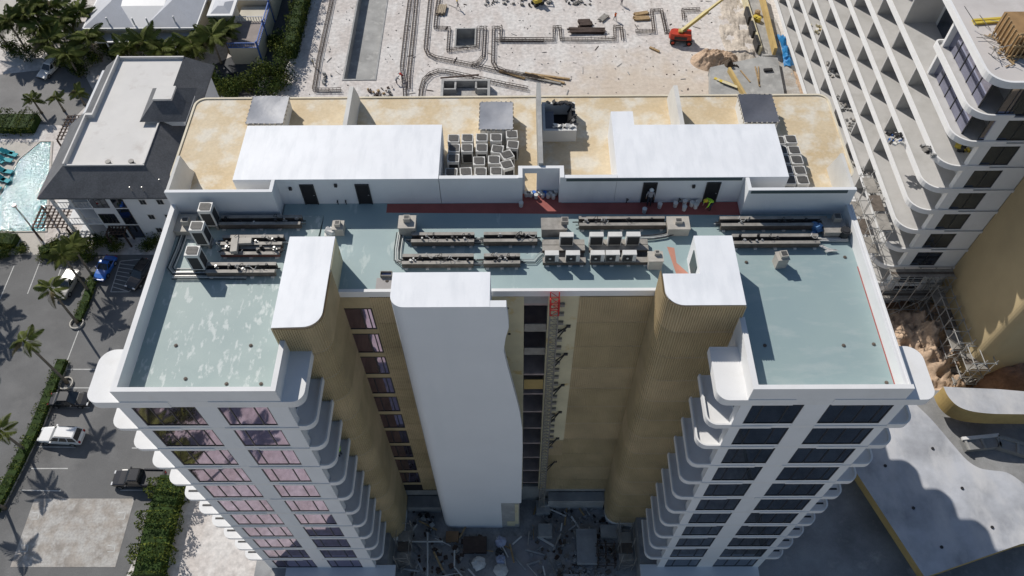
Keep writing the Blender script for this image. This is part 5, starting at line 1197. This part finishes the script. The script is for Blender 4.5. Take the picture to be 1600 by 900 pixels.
for k in range(10): m.cbox(21.15+rnd.uniform(-.2,.2),34.9+rnd.uniform(-.35,.35),ZR+0.15+0.05*k,0.3,0.4,0.25,rnd.random()*3,0,rnd.uniform(-.5,.5),rnd.uniform(-.5,.5))
tag(m.build('blue_bag', plain('blue_bag_plastic',(0.10,0.22,0.42),0.5)), 'crumpled blue plastic sheet beside the right corner box', 'bag')
m = MB(); m.cyl(22.95,34.4,ZR,ZR+0.75,0.35,12); m.cyl(22.95,34.4,ZR+0.75,ZR+0.8,0.25,12); tag(m.build('steel_drum', BLACKM), 'dark drum at the right parapet beside the grey box', 'drum')
p = thing('timber_crate', 'open blue-lined box on a grey board behind the left coping', 'crate', (-8.9,30.6,ZR))
m = MB(); m.box(-9.6,29.96,ZR,-8.1,31.0,ZR+0.05); m.build('board', mat('grey_board',(0.36,0.34,0.33),0.8), p)
m = MB(); rim(m,[(-9.35,31.02),(-8.55,31.02),(-8.55,31.42),(-9.35,31.42)],ZR,ZR+0.3,0.06,closed=True); m.build('box_wall', STEEL_W, p)
m = MB(); m.box(-9.28,31.08,ZR,-8.62,31.36,ZR+0.06); m.build('lining', BLUEP, p)
# paint buckets by the gap in the wall and along the walkway
def bucket(x, y, c, label, grp, r=0.15, h=0.36):
    o = thing('paint_bucket', label, 'bucket', (x,y,ZR+0.005), group=grp)
    m = MB(); m.cyl(0,0,0,h,r*0.85,10,r2=r); m.build('pail', c, o, local=True); m = MB(); m.cyl(0,0,h,h+0.03,r*1.05,10); m.build('lid', c, o, local=True)
for k in range(12): bucket(0.65+0.2*k+rnd.uniform(-.05,.05), 38.25+rnd.uniform(-.12,.12)+0.15*(k%2), BLUEP if k in (3,7) else AC_W, 'blue paint bucket in the row at the gap in the wall' if k in (3,7) else 'white paint bucket in the row at the gap in the wall', 'buckets at the wall gap')
for k, (x, y) in enumerate(((10.35,37.2),(11.5,37.3),(12.1,36.95),(12.7,37.35),(12.95,37.15),(13.1,37.4),(12.2,37.5),(0.3,37.4),(9.2,36.75))): bucket(x,y,AC_W,'white pail on the red walkway near the right doors','pails on the red walkway',0.17,0.4)

# ================================================================== HOIST MAST
hm = thing('hoist_mast', 'slender lattice hoist mast with red top standing in the courtyard recess', 'hoist mast', (2.5,29.2,0.95))
def lattice(m, x, y, z0, z1, w_, step, r):
    for a in (-1,1):
        for b in (-1,1): m.tube([(x+a*w_/2,y+b*w_/2,z0),(x+a*w_/2,y+b*w_/2,z1)], r, 4)
    z = z0; k = 0
    while z+step <= z1+1e-3:
        for (a,b,c,d) in ((-1,-1,1,-1),(1,-1,1,1),(1,1,-1,1),(-1,1,-1,-1)):
            m.tube([(x+a*w_/2,y+b*w_/2,z),(x+c*w_/2,y+d*w_/2,z)], r*.8, 4); m.tube([(x+a*w_/2,y+b*w_/2,z),(x+c*w_/2,y+d*w_/2,z+step)], r*.7, 4)
        z += step
for k in range(20):
    m = MB(); lattice(m, 2.5, 29.0, 0.42+k*2.0, 0.42+k*2.0+1.98, 0.55, 0.66, 0.035); m.build('mast_section', STEEL_W, hm)
m = MB(); lattice(m, 2.5, 29.0, 40.42, 42.4, 0.58, 0.66, 0.042); m.build('mast_top', RED, hm)
for z in (37.5,33.5,28.5,23.5,18.0,12.5):
    m = MB(); m.tube([(2.75,29.0,z-0.8),(3.6,29.7,z)],0.05,5); m.tube([(2.75,29.0,z+0.1),(3.6,29.7,z)],0.05,5); m.cbox(3.65,29.7,z,0.3,0.1,0.3); m.build('wall_tie', BLACKM, hm)
for k in range(22): m = MB(); m.box(2.85,29.55,40.2-1.15*k,3.25,29.73,40.5-1.15*k); m.build('wall_bracket', STEEL_W, hm)
m = MB(); m.box(1.95,28.2,0.95,3.4,29.6,1.9); m.build('hoist_base', CONC, hm)
# ================================================================== CONSTRUCTION SITE BEHIND THE TOWER
REBAR = mat('rusty_rebar', (0.07,0.05,0.04), 0.8, var=0.4, scale=3)
def cage(label, px, wd=0.5, rung=0.6, closed=False):
    """strip-footing reinforcement: two bundles of bars on raised chairs with stirrups"""
    W_ = [P(x,y,0) for x,y in px]; o = thing('rebar_cage', label, 'rebar cage', W_[0]); n = len(W_)
    def off(s):
        out = []
        for i in range(n):
            d = (W_[min(i+1,n-1)]-W_[max(i-1,0)]).normalized(); out.append(W_[i]+Vector((-d.y,d.x,0))*s)
        return out
    for s in (-wd/2,wd/2):
        for z in (0.14,0.52): m = MB(); m.tube([p+Vector((0,0,z)) for p in off(s)], 0.05, 5); m.build('bar', REBAR, o)
    m = MB()
    for a, b in zip(W_, W_[1:]):
        L = (b-a).length; d = (b-a).normalized(); s = Vector((-d.y,d.x,0))*wd/2; k = 0
        while k*rung < L:
            p = a+d*k*rung; q = [p-s+Vector((0,0,.1)),p-s+Vector((0,0,.56)),p+s+Vector((0,0,.56)),p+s+Vector((0,0,.1))]
            for u, v in zip(q, q[1:]): m.bar(u, v, 0.03)
            k += 1
    stuff(m.build('stirrups', REBAR, o)); return o
def pl(pts, c=440, s=4.0): return [(c+x/s, y/s) for x, y in pts]
cage('long straight rebar cage between the dark hedge and the pool basin', pl([(322,-20),(290,130),(235,380),(205,570)]))
cage('short rebar cage closing the left trench by the tan terrace', pl([(205,572),(300,572),(375,570)]))
cage('left one of two parallel straight rebar cages in the middle of the site', pl([(806,-20),(780,180),(752,430),(770,560),(775,640)]), 0.5)
cage('right one of two parallel straight rebar cages in the middle of the site', pl([(846,-20),(825,200),(795,480),(795,560)]), 0.5)
cage('rebar cage curving round under the square pit', pl([(932,-20),(915,150),(900,310),(915,345),(960,368),(1080,392),(1180,412),(1230,400),(1262,360),(1272,180),(1232,180),(1225,300),(1040,322),(1050,185),(960,180),(970,80),(985,-10)]), 0.5)
cage('rebar cage running off to the right beyond the square pit', pl([(1190,412),(1330,445),(1480,478),(1640,505)]), 0.5)
cage('rebar cage with a rounded corner left of the U-shaped concrete box', pl([(865,640),(875,560),(890,510),(930,470),(980,452),(1030,455),(1200,492),(1400,535),(1540,562)]), 0.5)
cage('rebar cage making the open bay right of the square pit', pl([(1640,258),(1370,258),(1372,180),(1325,180),(1320,395),(1340,430),(1400,455),(1600,495)]), 0.5)
def pr(pts): return [(780+x/3.478, y/3.478) for x, y in pts]
cage('rebar cage with two square bays along the middle of the sand', pr([(-20,225),(10,222),(296,222),(298,155),(330,153),(335,220),(480,222),(628,218),(626,152),(662,152),(670,220)]), 0.45)
cage('rebar cage with a deep bay near the red boom lift', pr([(740,178),(840,176),(826,64),(880,62),(905,178),(925,178)]), 0.45)
cage('angled rebar cage behind the boom lift arm', pr([(1002,110),(995,62),(1090,58)]), 0.45)
# U-shaped concrete box next to the terrace
u = thing('concrete_box', 'open U-shaped grey concrete box with pale floor at the terrace edge', 'concrete box', (-8,97,0))
m = MB(); m.box(-11.6,92.5,0.01,-4.6,98.2,0.35); m.build('floor', PAD, u)
for b in ((-12.0,92.5,0,-11.6,99.0,1.5),(-4.6,92.5,0,-4.2,99.0,1.5),(-11.6,98.6,0,-4.6,99.0,1.5),(-9.9,97.0,0,-9.6,98.59,1.4),(-11.59,96.7,0,-9.61,96.99,1.4),(-6.6,97.0,0,-6.3,98.59,1.4),(-6.29,96.7,0,-4.61,96.99,1.4)): m = MB(); m.box(*b); m.build('wall', CONC, u)
m = MB(); m.bar((-12.2,99.2,1.6),(-6.0,99.8,1.7),0.25,0.15); m.build('timber', WOODD, u)
# loose timber and debris
rnd = random.Random(77)
def plank(a, b, wd, h, mt, label, cat='plank', grp=None, name='timber_plank'):
    A, B = P(*a,0), P(*b,0); m = MB(); m.bar((A.x,A.y,h/2+0.03),(B.x,B.y,h/2+0.03),wd,h); return tag(m.build(name, mt), label, cat, grp)
for a, b in (((780,112),(820,124)),((820,115),(882,131)),((830,117),(890,125)),((840,125),(876,132)),((1015,75),(1030,82))): plank(a,b,0.35,0.25,WOOD if a[0] != 840 else STEEL_W,'long weathered timber lying on the disturbed sand','plank','timbers on the disturbed sand')
def stack(label, x, y, n, L, rz, mt, cross=False, wd=0.18):
    p = P(x,y,0); o = thing('timber_stack', label, 'timber stack', (p.x,p.y,0.02), rz)
    for k in range(n):
        r_, c = divmod(k, 5); m = MB(); m.cbox(rnd.uniform(-.15,.15), (c-2)*wd*1.15, 0.1+r_*0.16, L*rnd.uniform(.85,1.1), wd, 0.13, rnd.uniform(-.05,.05)); m.build('plank', mt, o, local=True)
    return o
stack('long dark timber stack lying on the sand behind the penthouse', 917,50,15,6.0,-0.03,WOODD,wd=0.22)
stack('dark timber stack piled across the long stack', 914,38,15,2.2,0.05,WOODD,wd=0.3)
stack('tilted bundle of grey boards beside a worker', 943,29,10,2.0,0.9,STEEL_W)
stack('short brown timber stack at the rebar bay', 1002,30,10,2.6,0.03,WOOD)
stack('timber boards stacked on the brown stack, slanted', 1002,22,8,2.4,0.25,WOOD)
stack('bundle of pale round timbers near the square pit', 690,17,14,2.6,1.45,mat('pale_timber',(0.4,0.33,0.24),0.8),wd=0.28)
clutter('debris_heap', 'timber and rubble heap beside the fin wall', 'debris', P(592,148,0), 40, (2.2,1.6), [WOOD,CONC,PAD,WOODD], 31, (0.1,0.7))
clutter('debris_heap', 'dark bags and rubble by the left trench', 'debris', P(511,124,0), 12, (0.6,1.2), [BLACKM,CONC], 32, (0.2,0.6))
clutter('debris_heap', 'black net heap at the far edge of the sand', 'debris', P(808,3,0), 60, (6,1.2), [BLACKM,CONC,STEEL_W], 33, (0.1,0.5))
clutter('debris_heap', 'small dark net heap further along the sand edge', 'debris', P(905,4,0), 24, (2.4,0.8), [BLACKM,STEEL_W], 34, (0.1,0.4))
sm = MB()
for k in range(420):
    x, y = rnd.uniform(-40,36), rnd.uniform(88,126)
    if any(p[0]-.4 < x < p[2]+.4 and p[1]-.4 < y < p[3]+.4 for p in PITS): continue
    sm.cbox(x,y,0.05,rnd.uniform(.1,1.6 if k % 4 == 0 else .3),rnd.uniform(.05,.16),rnd.uniform(.04,.14),rnd.uniform(0,3.1),rnd.choice((0,1,2,2)))
stuff(sm.build('scattered_debris', [WOODD, CONC, PAD]), 'small scraps of wood and stone scattered over the white sand', 'debris')
# sandy spoil: broad low swells, and the excavated heap by the lift
mound('spoil_heap', 'tan excavation heap with dark broken edge near the boom lift', 33.0,104.8,4.2,2.8,1.9,0.0,SOIL_L,13,56,0.35,cat='heap')
mound('spoil_heap', 'dark broken soil pile at the edge of the concrete corner slab', 35.2,102.2,2.9,1.8,1.0,0.0,mat('dark_soil',(0.1,0.075,0.055),0.95,var=0.5,scale=1,bump=0.8,bscale=4),14,44,1.0,cat='heap')
mound('sand_swell', 'rubble-strewn sandy bank along the pale yellow wall', 38.0,112,3.2,12,0.35,0.0,mat('rubbly_sand',(0.60,0.53,0.45),0.95,var=0.3,scale=0.6,fine=0.16,bump=0.9,bscale=3),15,50,0.5)
mound('sand_swell', 'sandy bank at the foot of the balcony tower', 44.5,95,2.2,9,0.5,0.0,SOIL_L,16,50,0.5)

# boom lift ------------------------------------------------------------------
bp = P(1063,65,0.0); bl = thing('boom_lift', 'red boom lift with long yellow arm on the white sand', 'boom lift', (bp.x,bp.y,0), -0.12)
ORR = mat('red_orange_paint', (0.50,0.05,0.02), 0.4, var=0.15, scale=2)
m = MB(); m.prism(rrect(-1.8,-0.75,1.8,0.75,0.2),0.45,0.95); m.build('chassis', BLACKM, bl, local=True)
m = MB(); m.prism(rrect(-2.1,-0.95,1.7,0.95,[0.7,0.3,0.3,0.7]),0.98,1.95,taper=rrect(-1.95,-0.85,1.55,0.85,[0.7,0.3,0.3,0.7])); m.build('turret', ORR, bl, local=True)
m = MB(); m.box(-1.2,-0.951,1.05,0.9,-0.93,1.6); m.build('engine_cover', BLACKM, bl, local=True)
for sx in (-1,1):
    for sy in (-1,1):
        m = MB(); m.tube([(sx*1.35,sy*0.72,0.5),(sx*1.35,sy*1.15,0.5)],0.5,14); w_ = m.build('tyre', TYRE, bl, local=True); m = MB(); m.tube([(sx*1.35,sy*1.151,0.5),(sx*1.35,sy*1.17,0.5)],0.26,10); m.build('rim', ORR, w_, local=True)
YB = mat('faded_yellow_boom', (0.50,0.40,0.12), 0.5, var=0.15, scale=1.5)
tp = P(1135,-6,7.0); lp = Vector((tp.x-bp.x,tp.y-bp.y,7.0)); lp.rotate(Matrix.Rotation(0.12,3,'Z'))
j0 = Vector((-0.3,0,1.9)); m = MB(); m.bar(j0,j0.lerp(lp,0.6),0.5,0.55); bm = m.build('lower_boom', YB, bl, local=True)
m = MB(); m.bar(j0.lerp(lp,0.58),lp,0.32,0.38); m.build('upper_boom', YB, bl, local=True)
m = MB(); m.bar((0.4,0,1.9),j0.lerp(lp,0.25)-Vector((0,0,0.2)),0.16,0.16); m.build('lift_ram', STEEL, bl, local=True)
m = MB(); m.cbox(-0.3,0,2.0,0.7,0.8,0.6); m.build('boom_pivot', YB, bl, local=True)
m = MB(); bx = lp+Vector((0.8,0.3,-0.4))
for a in (-1,1):
    for b in (-.45,.45): m.bar(bx+Vector((a,b,0)),bx+Vector((a,b,1.1)),0.05)
for z_ in (0.02,0.55,1.1):
    for q in ((-1,-.45,1,-.45),(-1,.45,1,.45),(-1,-.45,-1,.45),(1,-.45,1,.45)): m.bar(bx+Vector((q[0],q[1],z_)),bx+Vector((q[2],q[3],z_)),0.05)
stuff(m.build('basket', ORR, bl, local=True))
ex = P(840,6,0); e_ = thing('small_excavator', 'small yellow digger at the far edge of the sand', 'digger', (ex.x,ex.y,0), 0.5)
for s in (-1,1): m = MB(); m.prism(rrect(-1.0,s*0.55-0.18,1.0,s*0.55+0.18,0.1),0,0.5); m.build('track', BLACKM, e_, local=True)
m = MB(); m.prism(rrect(-0.8,-0.6,0.7,0.6,0.2),0.55,1.2); m.build('house', YELLOW, e_, local=True); m = MB(); m.box(-0.2,-0.45,1.2,0.55,0.45,2.1); m.build('cab', CGLASS, e_, local=True)
m = MB(); m.bar((0.6,0,1.0),(1.7,0,1.9),0.2); m.bar((1.7,0,1.9),(2.3,0,0.8),0.16); m.cbox(2.3,0,0.6,0.4,0.5,0.4); m.build('arm', YELLOW, e_, local=True)

# ================================================================== COURTYARD FLOOR (dark, in shade)
cz = 0.96
def crt(name, label, cat, boxes, mt, grp=None):
    m = MB()
    for b in boxes: m.box(*b)
    return tag(m.build(name, mt), label, cat, grp)
def cpx(x, y, z=cz): return P(x,y,z)
GREYS = mat('dusty_sheet', (0.40,0.41,0.42), 0.8, var=0.25, scale=0.8, fine=0.1)
def pxbox(name, label, cat, a, b, z0, h, mt):
    A, B = P(*a,z0+h), P(*b,z0+h); m = MB(); m.box(min(A.x,B.x),min(A.y,B.y),z0,max(A.x,B.x),max(A.y,B.y),z0+h); return tag(m.build(name, mt), label, cat)
pxbox('site_table', 'pale board table on the courtyard floor near the right wing', 'table', (900,826),(935,880), cz, 0.9, GREYS)
pxbox('timber_box', 'open timber box on the courtyard floor below the white shaft', 'box', (724,838),(760,862), cz, 0.8, WOODD)
pxbox('plywood_stack', 'brown plywood stack beside the foot of the white shaft', 'stack', (697,830),(716,845), cz, 0.7, mat('brown_ply',(0.25,0.15,0.08),0.8,var=0.3))
pxbox('paved_walk', 'pale paved walk through the courtyard clutter', 'walk', (790,838),(856,905), cz+0.004, 0.05, mat('walk_paving',(0.33,0.32,0.33),0.9,var=0.15,scale=0.8))
pxbox('crate', 'grey crate at the foot of the hoist mast', 'crate', (841,818),(863,838), cz, 1.0, CONC)
pxbox('low_wall', 'long low concrete wall behind the courtyard table', 'wall', (845,778),(930,790), cz, 1.2, CONC)
pxbox('low_wall', 'short concrete wall by the tan cladding foot', 'wall', (938,820),(972,838), cz, 0.9, CONC)
pxbox('site_table', 'blue-grey sheet laid on the courtyard floor edge', 'sheet', (880,897),(915,905), cz, 0.4, GREYS)
for k, (a, b) in enumerate((((668,832),(668,905)),((710,860),(710,885)),((710,886),(722,900)),((640,846),(692,846)))):
    A, B = P(*a,cz+0.6), P(*b,cz+0.6); m = MB(); m.tube([A,B],0.09,6); tag(m.build('white_pipe', PIPE_W), 'white plastic pipe laid across the courtyard clutter', 'pipe', 'white pipes on the courtyard floor')
def bag(x, y, mt, label, seed, r=0.7):
    p = P(x,y,cz+0.4); rn = random.Random(seed); m = MB(); n = 10
    for i in range(7):
        for j in range(n):
            a = 2*math.pi*j/n; t = math.pi*i/6; q = r*(1+rn.uniform(-.22,.22)); m.v.append((p.x+q*math.sin(t)*math.cos(a), p.y+q*math.sin(t)*math.sin(a), cz+0.45-0.45*math.cos(t)*(1+rn.uniform(-.2,.2))))
    for i in range(6):
        for j in range(n): m.f.append((i*n+j,i*n+(j+1)%n,(i+1)*n+(j+1)%n,(i+1)*n+j)); m.m.append(0)
    tag(m.build('bulk_bag', mt), label, 'bag')
bag(748,880,AC_W,'crumpled white bulk bag on the courtyard floor',1,0.75); bag(783,892,AC_W,'white bulk bag with black rim by the paved walk',2,0.7); bag(782,846,mat('lilac_sheet',(0.45,0.47,0.6),0.7),'pale blue wrapped bundle at the head of the paved walk',3,0.6); bag(782,875,mat('lilac_pack',(0.38,0.42,0.55),0.7),'pale blue packed bundle beside the paved walk',4,0.55); bag(780,863,BLACKM,'black sack beside the paved walk',5,0.45)
clutter('courtyard_rubble', 'dark rubble and offcuts covering the courtyard floor left of the walk', 'rubble', P(690,872,cz), 130, (4.2,2.6), [CONC_D,WOODD,CONC_D,STEEL_W,WOODD], 41, (0.05,0.5))
clutter('courtyard_rubble', 'dark rubble and offcuts covering the courtyard floor right of the walk', 'rubble', P(905,870,cz), 150, (5.2,3.0), [CONC_D,WOODD,CONC_D,STEEL_W,BEAM], 42, (0.05,0.5))
clutter('courtyard_rubble', 'dark clutter at the foot of the ribbed tan wall', 'rubble', P(905,800,cz), 60, (4.0,1.2), [CONC_D,CONC,BLACKM], 43, (0.1,0.7))
clutter('courtyard_rubble', 'dark clutter in the corner under the window column', 'rubble', P(650,800,cz), 60, (2.2,2.2), [CONC_D,CONC,BLACKM], 44, (0.1,0.8))
cl = MB(); _r = random.Random(91)
for k in range(70):
    x, y = _r.uniform(-12,11.5), _r.uniform(20.9,28.8)
    if -8.6 < x < 0.9 and y > 26: continue
    a = _r.uniform(0,3.1); L = _r.uniform(.8,2.6); cl.bar((x,y,cz+0.1+_r.uniform(0,.5)),(x+L*math.cos(a),y+L*math.sin(a),cz+0.1+_r.uniform(0,.7)),_r.uniform(.06,.22),_r.uniform(.04,.1),_r.randrange(4))
stuff(cl.build('loose_planks', [WOOD,STEEL_W,GREYS,PIPE_W]), 'loose planks and pipes lying about the dark courtyard floor', 'planks')
scaffold('frame scaffold in the dark corner by the left wing balconies', -12.6,22.6,-11.2,26.2,0.95,5.5,1,2,1.9,0.04,seed=14,mt=STEEL_W)
scaffold('frame scaffold in the dark corner by the right wing balconies', 10.4,22.4,11.8,26.0,0.95,5.5,1,2,1.9,0.04,seed=15,mt=STEEL_W)
scaffold('small rusty frame beside the pale board table', 8.2,22.6,10.0,24.6,0.95,3.2,2,2,1.0,0.04,False,16,REBAR)

# ================================================================== PEOPLE
SKIN = plain('skin', (0.30,0.17,0.11), 0.6); TROU = plain('dark_trousers', (0.035,0.04,0.06), 0.8); BOOT = plain('boots', (0.03,0.025,0.02), 0.8)
ORV = plain('orange_vest', (0.85,0.16,0.02), 0.7); REDS = plain('red_shirt', (0.6,0.03,0.02), 0.7); HATW = plain('white_helmet', (0.75,0.75,0.7), 0.4); HATY = plain('yellow_helmet', (0.7,0.5,0.03), 0.4); GREYT = plain('grey_shirt', (0.3,0.3,0.32), 0.8)
POSES = {
 'stand': dict(pel=(0,0,.95), chest=(0,.02,1.35), neck=(0,.02,1.5), head=(0,.05,1.66), kl=(-.1,.04,.5), kr=(.1,.04,.5), al=(-.11,0,.08), ar=(.11,0,.08), el=(-.27,.02,1.12), er=(.27,.02,1.12), hl=(-.28,.12,.88), hr=(.28,.12,.88)),
 'walk': dict(pel=(0,0,.93), chest=(0,.05,1.33), neck=(0,.06,1.48), head=(0,.1,1.64), kl=(-.1,.2,.52), kr=(.1,-.02,.5), al=(-.1,.28,.1), ar=(.1,-.32,.12), el=(-.27,-.12,1.12), er=(.27,.14,1.12), hl=(-.26,-.1,.88), hr=(.26,.32,.98)),
 'bend': dict(pel=(0,-.1,.88), chest=(0,.3,1.1), neck=(0,.42,1.16), head=(0,.55,1.2), kl=(-.12,.08,.48), kr=(.12,.02,.48), al=(-.13,0,.08), ar=(.13,-.08,.08), el=(-.26,.45,.85), er=(.26,.42,.85), hl=(-.2,.55,.6), hr=(.18,.55,.6)),
}
def human(pose, shirt):
    q = {k: Vector(v) for k, v in POSES[pose].items()}; v = []; e = []; rad = []
    def nv(p, r): v.append(p); rad.append(r); return len(v)-1
    pel = nv(q['pel'],.145); wa = nv(q['pel'].lerp(q['chest'],.5),.135); ch = nv(q['chest'],.155); nk = nv(q['neck'],.06); hd = nv(q['head'],.10); tp_ = nv(q['head']+(q['head']-q['neck']).normalized()*.1,.075)
    e += [(pel,wa),(wa,ch),(ch,nk),(nk,hd),(hd,tp_)]
    for s in 'lr':
        sx = -1 if s == 'l' else 1
        hp = nv(q['pel']+Vector((sx*.09,0,-.06)),.095); kn = nv(q['k'+s],.062); an = nv(q['a'+s],.042); to = nv(q['a'+s]+Vector((0,.16,-.03)),.038); e += [(pel,hp),(hp,kn),(kn,an),(an,to)]
        sh = nv(q['chest']+Vector((sx*.19,0,.06)),.062); el = nv(q['e'+s],.045); ha = nv(q['h'+s],.032); d = (q['h'+s]-q['e'+s]).normalized(); fi = nv(q['h'+s]+d*.09,.022); e += [(ch,sh),(sh,el),(el,ha),(ha,fi)]
    me = bpy.data.meshes.new('person_skeleton'); me.from_pydata([tuple(p) for p in v], e, []); ob = bpy.data.objects.new('person_skeleton', me); C.objects.link(ob)
    sk = ob.modifiers.new('skin','SKIN'); sv = me.skin_vertices[0].data
    for i, r_ in enumerate(rad): sv[i].radius = (r_,r_)
    sv[pel].use_root = True
    ob.modifiers.new('sub','SUBSURF').levels = 1
    dg = bpy.context.evaluated_depsgraph_get(); dg.update(); out = bpy.data.meshes.new_from_object(ob.evaluated_get(dg)); bpy.data.objects.remove(ob); out.name = 'body'
    out.materials.clear()
    for m_ in (SKIN, shirt, TROU, BOOT): out.materials.append(m_)
    hdz, pz = q['neck'], q['pel']
    for p in out.polygons:
        c = p.center
        if (c-q['head']).length < .19: mi = 0
        elif min((c-q['hl']).length,(c-q['hr']).length) < .13: mi = 0
        elif c.z < .13: mi = 3
        elif c.z < pz.z+.02: mi = 2 if min((c-q['el']).length,(c-q['er']).length) > .2 else 1
        else: mi = 1
        p.material_index = mi; p.use_smooth = True
    return out, q
def person(label, loc, rz, pose, shirt, hat):
    key = (pose, shirt.name)
    if key not in MESH: MESH[key] = human(pose, shirt)
    me, q = MESH[key]; o = put('person', me, None, loc); o.rotation_euler = (0,0,rz); tag(o, label, 'person')
    h = q['head']; m = MB(); n = 10; d = (q['head']-q['neck']).normalized()
    for i in range(5):
        t = math.pi/2*i/4
        for j in range(n): a = 2*math.pi*j/n; m.v.append(tuple(h+Vector((.135*math.cos(t)*math.cos(a),.15*math.cos(t)*math.sin(a),.03+.135*math.sin(t)))))
    for i in range(4):
        for j in range(n): m.f.append((i*n+j,i*n+(j+1)%n,(i+1)*n+(j+1)%n,(i+1)*n+j)); m.m.append(0)
    m.cyl(h.x,h.y+.03,h.z+.02,h.z+.04,.17,12); m.build('helmet', hat, o, local=True, smooth=False); return o
def g3(x, y, z=0): p = P(x,y,z); return (p.x,p.y,z)
person('person in lime vest bending over on the red walkway by the door', (13.95,37.0,ZR+0.006), 2.0, 'bend', GREENP, HATY)
person('person in lime vest leaning on a left wing balcony', g3(533,712,27.8+0.001), 1.0, 'stand', GREENP, HATY)
person('person in red shirt at the end of the twin rebar cages', g3(629,124), 1.4, 'bend', REDS, HATW)
person('person in dark clothes crouched at the twin rebar cages', g3(620,131), -0.8, 'bend', GREYT, HATW)
person('person in orange vest walking on the sand beside the boards', g3(961,32), 0.5, 'walk', ORV, HATW)
person('person in dark clothes at the far edge of the sand', g3(971,8), 0.3, 'stand', GREYT, HATW)
person('person in dark clothes near the bundle of round timbers', g3(716,14), 1.8, 'walk', GREYT, HATY)
person('person in tan vest at the straight rebar cage by the hedge', g3(491,104), 2.2, 'stand', CREAM, HATW)
person('person with white helmet in the right penthouse doorway', (9.6,37.45,ZR+0.006), 3.0, 'stand', GREYT, HATW)
